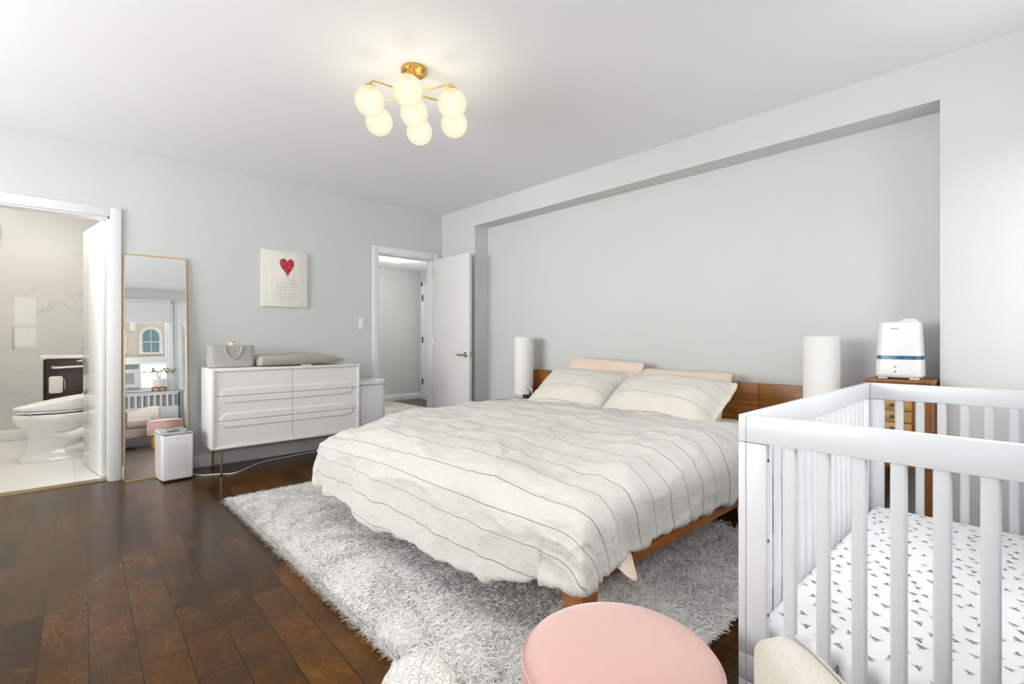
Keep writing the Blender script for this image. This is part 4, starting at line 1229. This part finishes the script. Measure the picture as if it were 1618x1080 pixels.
# pillows
def pillow(name, label, w_, h_, T, loc, tilt, yaw, mat, seed, flange=0.035, group=None, roll=0.0):
    nu, nv = 72, 48
    g = G(); vs = []; uv = []
    for side in (1, -1):
        for j in range(nv):
            for i in range(nu):
                u = -1 + 2 * i / (nu - 1); v_ = -1 + 2 * j / (nv - 1)
                X = w_ / 2 * u * (1 - 0.03 * (1 - v_ * v_) - 0.05 * abs(u * v_) ** 5); Y = h_ / 2 * v_ * (1 - 0.05 * (1 - u * u) - 0.08 * abs(u * v_) ** 5)
                fu, fv = flange / (w_ / 2), flange / (h_ / 2)
                uu = min(1, abs(u) / (1 - fu)); vv = min(1, abs(v_) / (1 - fv))
                th_ = (max(0, 1 - uu ** 2.6)) ** 0.55 * (max(0, 1 - vv ** 2.4)) ** 0.55
                Z = side * (T / 2 * th_ * (1.1 if side > 0 else 0.8) + 0.0015)
                n1 = mnoise.noise((X * 5 + seed, Y * 5, side)) * 0.016 + mnoise.noise((X * 14 + seed, Y * 14, side + 3)) * 0.006
                rad = max(0, 1 - abs(mnoise.noise((math.atan2(Y, X) * 3.2 + seed, th_ * 0.6, 2))) * 4)
                Z += side * (n1 * (0.25 + th_) + 0.006 * rad * (1 - th_))
                if th_ <= 0.001:
                    Z += 0.006 * mnoise.noise((X * 12 + seed, Y * 12, 5))
                    X += 0.006 * mnoise.noise((X * 9, Y * 9 + seed, 1)); Y += 0.008 * mnoise.noise((X * 9, Y * 9 + seed, 7))
                vs.append((X, Y, Z)); uv.append((X, Y))
    fs = []
    for s_ in range(2):
        o = s_ * nu * nv
        for j in range(nv - 1):
            for i in range(nu - 1):
                q = o + j * nu + i
                fs.append((q, q + 1, q + nu + 1, q + nu) if s_ == 0 else (q, q + nu, q + nu + 1, q + 1))
    rim = [j * nu for j in range(nv)][::-1] + list(range(nu)) + [j * nu + nu - 1 for j in range(nv)] + [(nv - 1) * nu + i for i in range(nu)][::-1]
    loop = list(range(nu)) + [j * nu + nu - 1 for j in range(1, nv)] + [(nv - 1) * nu + i for i in range(nu - 2, -1, -1)] + [j * nu for j in range(nv - 2, 0, -1)]
    N_ = nu * nv
    for a, b in zip(loop, loop[1:] + loop[:1]): fs.append((a, a + N_, b + N_, b))
    m = Matrix.Translation(loc) @ Matrix.Rotation(yaw, 4, 'Z') @ Matrix.Rotation(tilt, 4, 'X') @ Matrix.Rotation(roll, 4, 'Z')
    g.add([m @ Vector(p) for p in vs], fs, True)
    g.uv = uv
    o = g.obj(name, mat, sharp=180)
    return tag(o, label, 'pillow', group)
R_ = math.radians
pillow('pillow', 'plain peach pillow at the back against headboard, left one', 0.76, 0.48, 0.15, (-2.50, 3.30, 0.725), R_(58), R_(1), M['peach'], 1.3, 0.01, 'bed pillows', R_(-2.5))
pillow('pillow', 'plain peach pillow at the back against headboard, right one', 0.76, 0.46, 0.15, (-1.80, 3.29, 0.675), R_(55), R_(-1), M['peach'], 8.1, 0.01, 'bed pillows')
pillow('pillow', 'cream striped pillow in front, on the lamp and doorway side', 0.77, 0.54, 0.23, (-2.37, 2.87, 0.70), R_(33), R_(4), M['sham'], 4.7, 0.04, 'bed pillows')
pillow('pillow', 'cream striped pillow in front, on the crib side of bed', 0.81, 0.56, 0.27, (-1.625, 2.80, 0.685), R_(32), R_(-1), M['sham'], 6.2, 0.04, 'bed pillows')

# ------------------------------------------------------------------ nightstands and lamps
def nightstand(x0, x1, y0, y1, z1, label):
    t = thing('nightstand', label, 'nightstand', ((x0 + x1) / 2, (y0 + y1) / 2, 0), group='nightstands')
    G().box((x0, y0, z1 - 0.025), (x1, y1, z1), 0.004).obj('top', M['redwood'], t)
    G().box((x0 + 0.015, y0 + 0.025, 0.20), (x1 - 0.015, y1 - 0.005, z1 - 0.025), 0.003).obj('case', M['redwood'], t)
    dd = G().box((x0 + 0.025, y0 + 0.008, z1 - 0.15), (x1 - 0.025, y0 + 0.024, z1 - 0.035), 0.003).obj('drawer', M['redwood'], t)
    G().lathe([(0, 0), (0.007, 0), (0.006, 0.012), (0.014, 0.020), (0, 0.024)], (0, 0, 0), 16, axis='Y').xform(Matrix.Translation(((x0 + x1) / 2, y0 + 0.008, z1 - 0.09)) @ Matrix.Rotation(PI, 4, 'Z')).obj('knob', M['darkgrey'], dd)
    for x in (x0 + 0.035, x1 - 0.035):
        for y in (y0 + 0.05, y1 - 0.035):
            G().lathe([(0, 0), (0.011, 0), (0.018, 0.20), (0, 0.20)], (x, y, 0), 12).obj('leg', M['redwood'], t)
    return t
nightstand(-3.72, -3.17, 3.06, 3.485, 0.485, 'reddish wood nightstand left of bed, mostly hidden behind the duvet')
nightstand(-1.03 + 0.07, -0.70, 3.10, 3.485, 0.485, 'reddish wood nightstand right of bed, hidden behind the crib slats')
def lamp(cx, cy, z0, zs0, zs1, r, label):
    t = thing('table_lamp', label, 'table lamp', (cx, cy, z0), group='white cylinder table lamps')
    G().lathe([(0, 0), (0.062, 0), (0.064, 0.006), (0.06, 0.014), (0.012, 0.020), (0.010, zs0 - z0 + 0.06), (0, zs0 - z0 + 0.06)], (cx, cy, z0), 28).obj('lamp_base', M['darkgrey'], t)
    G().lathe([(r - 0.002, zs0), (r, zs0), (r, zs1), (r - 0.002, zs1), (r - 0.002, zs0)], (cx, cy, 0), 48).obj('lamp_shade', M['shade'], t)
    G().lathe([(0, zs0 + 0.006), (r - 0.002, zs0 + 0.006), (r - 0.002, zs0 + 0.008), (0, zs0 + 0.008)], (cx, cy, 0), 48).obj('diffuser', M['shade'], t)
    return t
lamp(-3.43, 3.35, 0.486, 0.56, 1.112, 0.093, 'white cylinder lamp on the far nightstand, left of the pillows')
lamp(-0.862, 3.27, 0.486, 0.56, 1.106, 0.093, 'white cylinder lamp behind the crib, right of the headboard')
b_ = thing('photo_frame_block', 'small white block standing behind the left bedside lamp', 'box', (-3.60, 3.40, 0.486))
G().box((-3.585, 3.42, 0.486), (-3.50, 3.46, 0.66), 0.004).obj('block', M['plastic'], b_)
j_ = thing('metal_jar', 'small round dark metal jar at the foot of left lamp', 'jar', (-3.25, 3.12, 0.486))
G().lathe([(0, 0), (0.052, 0), (0.055, 0.005), (0.055, 0.045), (0.05, 0.05), (0, 0.05)], (-3.26, 3.13, 0.486), 28).obj('body', M['silver'], j_)
G().lathe([(0, 0.05), (0.056, 0.05), (0.056, 0.060), (0.05, 0.064), (0, 0.064)], (-3.26, 3.13, 0.486), 28).obj('lid', M['darkgrey'], j_)
ck = thing('alarm_clock', 'black alarm clock on left nightstand between lamp and striped pillow', 'clock', (-3.2, 3.34, 0.486))
G().lathe([(0, 0), (0.06, 0), (0.075, 0.02), (0.078, 0.09), (0.06, 0.115), (0, 0.12)], (-3.24, 3.34, 0.486), 28).obj('case', M['black'], ck)
G().box((-3.28, 3.275, 0.51), (-3.20, 3.28, 0.56), 0.003).obj('dial', M['darkgrey'], ck)
tag(G().tube(smooth_path([(-3.30, 3.30, 0.60), (-3.28, 3.24, 0.64), (-3.22, 3.20, 0.65), (-3.16, 3.18, 0.63), (-3.15, 3.2, 0.56)]), 0.004, 8).obj('charging_cable', M['plastic']), 'white charging cable looped over the black clock beside left lamp', 'cable')
tag(G().tube(smooth_path([(-1.02, 2.48, 0.30), (-1.0, 2.45, 0.22), (-0.975, 2.40, 0.19), (-0.96, 2.44, 0.22), (-0.99, 2.56, 0.28), (-1.04, 2.62, 0.31)]), 0.004, 8).obj('charging_cable', M['plastic']), 'white cable looping down below the wooden side rail of the bed', 'cable')

# ------------------------------------------------------------------ small drawer cabinet with humidifier
CX0, CX1, CY0, CY1, CZ = -0.625, -0.365, 3.20, 3.54, 0.880
jc = thing('jewelry_cabinet', 'narrow brown wooden chest with small drawers behind the crib', 'cabinet', ((CX0 + CX1) / 2, (CY0 + CY1) / 2, 0))
G().box((CX0 - 0.012, CY0 - 0.012, CZ - 0.018), (CX1 + 0.006, CY1, CZ), 0.006, 3).box((CX0 - 0.004, CY0 - 0.004, CZ - 0.028), (CX1 + 0.002, CY1 - 0.002, CZ - 0.018)).obj('top', M['cabinet'], jc)
G().box((CX0, CY0 + 0.010, 0.42), (CX1, CY1 - 0.005, CZ - 0.028), 0.002).obj('case', M['cabinet'], jc)
nd = 6; zz0 = 0.475; hh_ = (CZ - 0.04 - zz0) / nd
for k in range(nd):
    z0 = zz0 + k * hh_
    dd = G().box((CX0 + 0.022, CY0 - 0.001, z0 + 0.003), (CX0 + 0.185, CY0 + 0.011, z0 + hh_ - 0.003), 0.003).obj('drawer', M['drawerwood'], jc)
    G().lathe([(0, 0), (0.005, 0), (0.004, 0.008), (0.009, 0.014), (0.007, 0.02), (0, 0.021)], (0, 0, 0), 14, axis='Y').xform(Matrix.Translation((CX0 + 0.1035, CY0 - 0.001, z0 + hh_ / 2)) @ Matrix.Rotation(PI, 4, 'Z')).obj('knob', M['darkgrey'], dd)
G().box((CX0 + 0.200, CY0, 0.475), (CX1 - 0.004, CY0 + 0.011, CZ - 0.04), 0.003).obj('side_door', M['cabinet'], jc)
for x0, x1, s_ in ((CX0, CX0 + 0.045, 1), (CX1 - 0.045, CX1, -1)):
    for y0 in (CY0 + 0.012, CY1 - 0.055):
        k0 = 0.018 if s_ < 0 else 0.0; k1 = 0.018 if s_ > 0 else 0.0
        G().loft([[(x0 + k0, y0 + 0.008, 0), (x1 - k1, y0 + 0.008, 0), (x1 - k1, y0 + 0.034, 0), (x0 + k0, y0 + 0.034, 0)],
                  [(x0, y0, 0.42), (x1, y0, 0.42), (x1, y0 + 0.045, 0.42), (x0, y0 + 0.045, 0.42)]], smooth=False).obj('leg', M['cabinet'], jc)

hm = thing('humidifier', 'white humidifier with a blue band standing on brown wooden chest', 'humidifier', (-0.505, 3.31, CZ))
hcx, hcy = -0.503, 3.31
def hring(w_, d_, z, r=0.03): return [(hcx + q[0], hcy + q[1], z) for q in rounded_rect(w_, d_, r, 6)]
zb = CZ + 0.010
G().loft([hring(0.18, 0.14, zb, 0.03), hring(0.194, 0.152, zb + 0.006), hring(0.197, 0.155, zb + 0.02), hring(0.192, 0.15, zb + 0.092), hring(0.190, 0.149, zb + 0.094)]).obj('base', M['plastic'], hm)
G().loft([hring(0.187, 0.147, zb + 0.094), hring(0.187, 0.147, zb + 0.114)]).obj('water_band', M['blue'], hm)
G().loft([hring(0.190, 0.149, zb + 0.114), hring(0.190, 0.149, zb + 0.118), hring(0.172, 0.140, zb + 0.278, 0.028), hring(0.166, 0.136, zb + 0.288, 0.028), hring(0.15, 0.12, zb + 0.292, 0.028)]).obj('tank', M['plastic'], hm)
G().lathe([(0, 0), (0.042, 0), (0.044, 0.003), (0.034, 0.013), (0.024, 0.017), (0, 0.017)], (hcx + 0.035, hcy, zb + 0.291), 24).obj('mist_cap', M['plastic'], hm)
for xx in (-0.065, 0.065):
    for yy in (-0.05, 0.05):
        G().box((hcx + xx - 0.02, hcy + yy - 0.012, CZ + 0.0005), (hcx + xx + 0.02, hcy + yy + 0.012, zb + 0.002), 0.002).obj('foot', M['plastic'], hm)
g = G()
text_geo(g, 'LEVOIT', 0.011, Matrix.Translation((hcx - 0.012, hcy - 0.0715, zb + 0.252)) @ Matrix.Rotation(R_(90 + 2), 4, 'X'))
g.obj('logo', M['ink'], hm)
for z in (0.03, 0.055):
    G().lathe([(0, 0), (0.005, 0), (0.005, 0.001), (0, 0.001)], (hcx - 0.01, hcy - 0.0775 , zb + z), 12, axis='Y').obj('button', M['ink'], hm)

# ------------------------------------------------------------------ crib
KX0, KX1, KY0, KY1, KZ = -0.513, 0.262, 1.253, 2.597, 0.902
cr = thing('crib', 'white slatted baby crib in front of the niche corner', 'crib', ((KX0 + KX1) / 2, (KY0 + KY1) / 2, 0))
rt, rh_ = 0.022, 0.067
for x0, x1 in ((KX0, KX0 + 0.018), (KX1 - 0.018, KX1)):
    G().box((x0, KY0, KZ - rh_), (x1, KY1, KZ), 0.0025).obj('side_top_rail', M['white'], cr)
    G().box((x0, KY0, 0.245), (x1, KY1, 0.31), 0.0025).obj('side_bottom_rail', M['white'], cr)
    for y0 in (KY0, KY1 - 0.06):
        G().box((x0, y0, 0.0), (x1, y0 + 0.06, 0.2435), 0.002).box((x0, y0, 0.3115), (x1, y0 + 0.06, KZ - rh_ - 0.0015), 0.002).obj('corner_post', M['white'], cr)
for y0, y1 in ((KY0, KY0 + 0.024), (KY1 - 0.024, KY1)):
    G().box((KX0 + 0.0185, y0, KZ - rh_), (KX1 - 0.0185, y1, KZ), 0.0025).obj('end_top_rail', M['white'], cr)
    G().box((KX0 + 0.0185, y0, 0.245), (KX1 - 0.0185, y1, 0.31), 0.0025).obj('end_bottom_rail', M['white'], cr)
    for x0, x1 in ((KX0 + 0.019, KX0 + 0.066), (KX1 - 0.066, KX1 - 0.019)):
        G().box((x0, y0, 0.0), (x1, y1, 0.2435), 0.002).box((x0, y0, 0.3115), (x1, y1, KZ - rh_ - 0.0015), 0.002).obj('end_stile', M['white'], cr)
def slat(x, y, along):
    a, b = 0.0145, 0.008
    pts = []
    for q in rounded_rect(a * 2, b * 2, 0.0075, 4):
        pts.append((x + q[0], y + q[1]) if along == 'x' else (x + q[1], y + q[0]))
    g = G().loft([[(p[0], p[1], z) for p in pts] for z in (0.305, KZ - rh_ + 0.005)])
    return g.obj('slat', M['white'], cr)
for y in (KY0 + 0.012, KY1 - 0.012):
    for k in range(10): slat(-0.397 + (0.0 if y < 2 else 0.0) + k * 0.0675 - 0.0, y, 'x')
for x in (KX0 + 0.009, KX1 - 0.009):
    for k in range(17): slat(x, 1.36 + k * 0.0690, 'y')
g = G()
for z in (0.795, 0.60, 0.42):
    g.lathe([(0, 0), (0.0045, 0), (0.0045, 0.0015), (0, 0.0015)], (KX0 + 0.0662, KY0 + 0.012, z), 10, axis='X')
g.obj('bolt_holes', M['darkgrey'], cr)
for y0 in (KY0 + 0.03, KY1 - 0.054):
    G().box((KX0 + 0.02, y0, 0.235), (KX1 - 0.02, y0 + 0.02, 0.262)).obj('base_support', M['white'], cr)
G().box((KX0 + 0.022, KY0 + 0.056, 0.24), (KX1 - 0.022, KY1 - 0.056, 0.262)).obj('mattress_base', M['white'], cr)

# crib mattress in a tree-print sheet
cm = thing('crib_mattress', 'crib mattress in a white sheet printed with grey trees', 'crib mattress', ((KX0 + KX1) / 2, (KY0 + KY1) / 2, 0.264))
mx0, mx1, my0, my1, mz = KX0 + 0.030, KX1 - 0.030, KY0 + 0.034, KY1 - 0.034, 0.385
g = G().box((mx0, my0, 0.264), (mx1, my1, mz), 0.028, 4)
g.cur = 1
def tree_glyph(sz, small):
    """list of 2D triangles/quads for a little drawn fir tree"""
    q = []
    def stroke(x0, y0, x1, y1, w_):
        dx, dy = x1 - x0, y1 - y0; L = math.hypot(dx, dy) or 1; nx, ny = -dy / L * w_, dx / L * w_
        q.append([(x0 + nx, y0 + ny), (x0 - nx, y0 - ny), (x1 - nx * 0.4, y1 - ny * 0.4), (x1 + nx * 0.4, y1 + ny * 0.4)])
    stroke(0, -0.5 * sz, 0, 0.5 * sz, 0.035 * sz)
    n = 5
    for k in range(n):
        yy = 0.42 * sz - k * 0.16 * sz; ln = (0.10 + 0.095 * k) * sz
        for s_ in (1, -1):
            stroke(0, yy, s_ * ln * random.uniform(0.85, 1.1), yy - 0.13 * sz - 0.02 * sz * k, 0.038 * sz)
    return q
sx_, sy_ = 0.052, 0.046
r_ = 0
yy = my0 + 0.03
while yy < my1 - 0.02:
    xx = mx0 + 0.025 + (0.026 if r_ % 2 else 0)
    while xx < mx1 - 0.02:
        cx_, cy_ = xx + random.uniform(-0.013, 0.013), yy + random.uniform(-0.012, 0.012)
        rot = random.choice([0.0, 0.2, 0.5, PI, PI + 0.4]) + random.uniform(-0.5, 0.5) + 0.45
        sz = random.uniform(0.019, 0.027)
        ca, sa = math.cos(rot), math.sin(rot)
        for quad in tree_glyph(sz, True):
            g.add([(cx_ + ca * a - sa * b, cy_ + sa * a + ca * b, mz + 0.0006) for a, b in quad], [(0, 1, 2, 3)])
        xx += sx_
    yy += sy_ * 0.92; r_ += 1
for k in range(13):
    for rr in range(2):
        cx_ = mx0 + 0.045 + k * 0.052 + (0.026 if rr else 0); cz_ = 0.30 + rr * 0.042
        if cx_ > mx1 - 0.03: continue
        for quad in tree_glyph(0.032, True):
            g.add([(cx_ + a, my0 - 0.0006, cz_ + b) for a, b in quad], [(0, 1, 2, 3)])
g.obj('printed_sheet', [M['sheet'], M['print']], cm, fixn=False)

# ------------------------------------------------------------------ pink ottoman
ot = thing('ottoman', 'round dusty pink velvet ottoman with piping on a gold base', 'ottoman', (-0.643, 0.931, 0))
ocx, ocy, orr, otop = -0.643, 0.931, 0.217, 0.390
prof = [(0.0, 0.18), (orr - 0.012, 0.18), (orr - 0.003, 0.186), (orr + 0.002, 0.20), (orr + 0.006, 0.27), (orr + 0.004, otop - 0.036), (orr - 0.001, otop - 0.026)]
G().lathe(prof, (ocx, ocy, 0), 72).obj('cushion_side', M['velvet'], ot)
prof = [(orr - 0.004, otop - 0.030), (orr - 0.001, otop - 0.020), (orr - 0.006, otop - 0.008), (orr - 0.018, otop + 0.001), (orr - 0.04, otop + 0.006), (orr * 0.6, otop + 0.012), (orr * 0.3, otop + 0.014), (0, otop + 0.0145)]
G().lathe(prof, (ocx, ocy, 0), 72).obj('cushion_top', M['velvet'], ot)
for zz, rr in ((otop - 0.024, orr + 0.001), (0.188, orr - 0.004)):
    G().tube([(ocx + rr * math.cos(2 * PI * k / 72), ocy + rr * math.sin(2 * PI * k / 72), zz) for k in range(72)], 0.0045, 8, closed=True).obj('piping', M['velvet'], ot)
G().lathe([(0, 0.0), (0.17, 0.0), (0.172, 0.004), (0.172, 0.18), (0, 0.18)], (ocx, ocy, 0.0), 48).obj('gold_base', M['yellowbase'], ot)

# ------------------------------------------------------------------ cream armchair under the camera (local: +Y forward, X right)
ac_ = thing('armchair', 'cream boucle swivel armchair facing the pink ottoman', 'armchair', (0, 0, 0))
ac_.location = RV * 0.137 + FV * 0.40
ac_.rotation_euler = (0, 0, math.radians(47.05))
def P2(x, y): return (x - 0.137, y - 0.40)   # camera aligned lateral/depth to chair-local
def arm(side):
    rings = []
    n = 22
    for i in range(n):
        y = 0.05 + (0.835 - 0.05) * i / (n - 1)
        f = i / (n - 1)
        top = (0.57 if side > 0 else 0.528) + 0.042 * math.sin(f * PI * 0.5) - 0.05 * math.exp(-((f - 0.35) / 0.25) ** 2)
        e = max(0, (f - 0.90) / 0.10); sh = math.sqrt(max(0.0, 1 - e * e * 0.93))
        top = 0.16 + (top - 0.16) * (0.90 + 0.10 * sh)
        hw = 0.041 * (0.35 + 0.65 * sh)
        cx_ = 0.434 if side > 0 else -0.158
        bowx = 0.012 * math.sin(f * PI) * side
        lx, ly = P2(cx_ + bowx, y)
        r = []
        for q in rounded_rect(hw * 2, top - 0.16, min(hw * 0.98, 0.04), 6):
            r.append((lx + q[0], ly, 0.16 + (top - 0.16) / 2 + q[1]))
        rings.append(r)
    return G().loft(rings)
for s_ in (1, -1):
    a_ = arm(s_).obj('arm', M['boucle'], ac_, local=True)
    cx_ = 0.434 if s_ > 0 else -0.158
    pts = []
    for i in range(20):
        f = i / 19; y = 0.05 + 0.76 * f
        top = (0.57 if s_ > 0 else 0.528) + 0.042 * math.sin(f * PI * 0.5) - 0.05 * math.exp(-((f - 0.35) / 0.25) ** 2)
        lx, ly = P2(cx_ + s_ * (0.036 + 0.012 * math.sin(f * PI)), y); pts.append((lx, ly, top - 0.014))
    G().tube(pts, 0.003, 8).obj('piping', M['boucle'], a_, local=True)
lx0, ly0 = P2(-0.112, 0.10); lx1, ly1 = P2(0.388, 0.80)
G().box((lx0, ly0, 0.16), (lx1, ly1 - 0.02, 0.30), 0.02, 3).obj('seat_base', M['boucle'], ac_, local=True)
G().box((lx0 + 0.003, ly0 + 0.10, 0.302), (lx1 - 0.003, ly1, 0.43), 0.045, 5).obj('seat_cushion', M['boucle'], ac_, local=True)
def back(u, v_):
    a = (u - 0.5) * 2
    return None
rings = []
for i in range(13):
    z = 0.17 + (0.90 - 0.17) * i / 12
    lean = -0.10 * (z - 0.17)
    k = 1.0 if i < 11 else (0.93 if i == 11 else 0.75)
    w_, d_ = 0.56 * k, 0.12 * (1 if i < 11 else (0.85 if i == 11 else 0.5))
    px_, py_ = P2(0.138, 0.10 + lean)
    rings.append([(px_ + q[0], py_ + q[1] - 0.04 * (1 - (q[0] / 0.3) ** 2), z) for q in rounded_rect(w_, d_, min(0.05, d_ * 0.45), 6)])
G().loft(rings).obj('backrest', M['boucle'], ac_, local=True)
G().lathe([(0, 0.0), (0.22, 0.0), (0.23, 0.006), (0.22, 0.018), (0.05, 0.03), (0.04, 0.16), (0, 0.16)], (0, 0, 0), 40).obj('swivel_base', M['darkgrey'], ac_, local=True)

# knitted throw draped over the chair's left arm
def throw_fn(u, v_):
    # u across the arm, v along it
    y = 0.60 + 0.225 * v_
    s_ = (u - 0.5) * 2
    f = (y - 0.05) / 0.785
    edge = max(0, (v_ - 0.72) / 0.28)
    top = 0.583 - 0.035 * edge ** 2 - 0.012 * (1 - v_)
    L = 0.25; d = abs(s_) * L; rr = 0.048
    if d < rr * PI / 2: hx_, dz = rr * math.sin(d / rr), rr * (1 - math.cos(d / rr))
    else: hx_, dz = rr + 0.003, rr + d - rr * PI / 2
    x = -0.150 + math.copysign(hx_, s_) * (1.0 - 0.25 * edge ** 2)
    wob = 0.004 * mnoise.noise((x * 40, y * 40, dz * 30))
    lx, ly = P2(x + wob, y + 0.004 * mnoise.noise((s_ * 5, v_ * 9, 1)))
    return (lx, ly, top - dz + 0.004 * mnoise.noise((x * 30, y * 30, 9)))
kt = thing('knit_throw', 'cream and pink chunky knit throw over the armchair, at bottom', 'throw blanket', tuple(ac_.location))
kt.rotation_euler = ac_.rotation_euler
g = G().grid(throw_fn, 60, 40)
k_ = g.obj('blanket', M['knit'], kt, local=True, fixn=False)
sm_ = k_.modifiers.new('s', 'SOLIDIFY'); sm_.thickness = 0.010; sm_.offset = 1.0
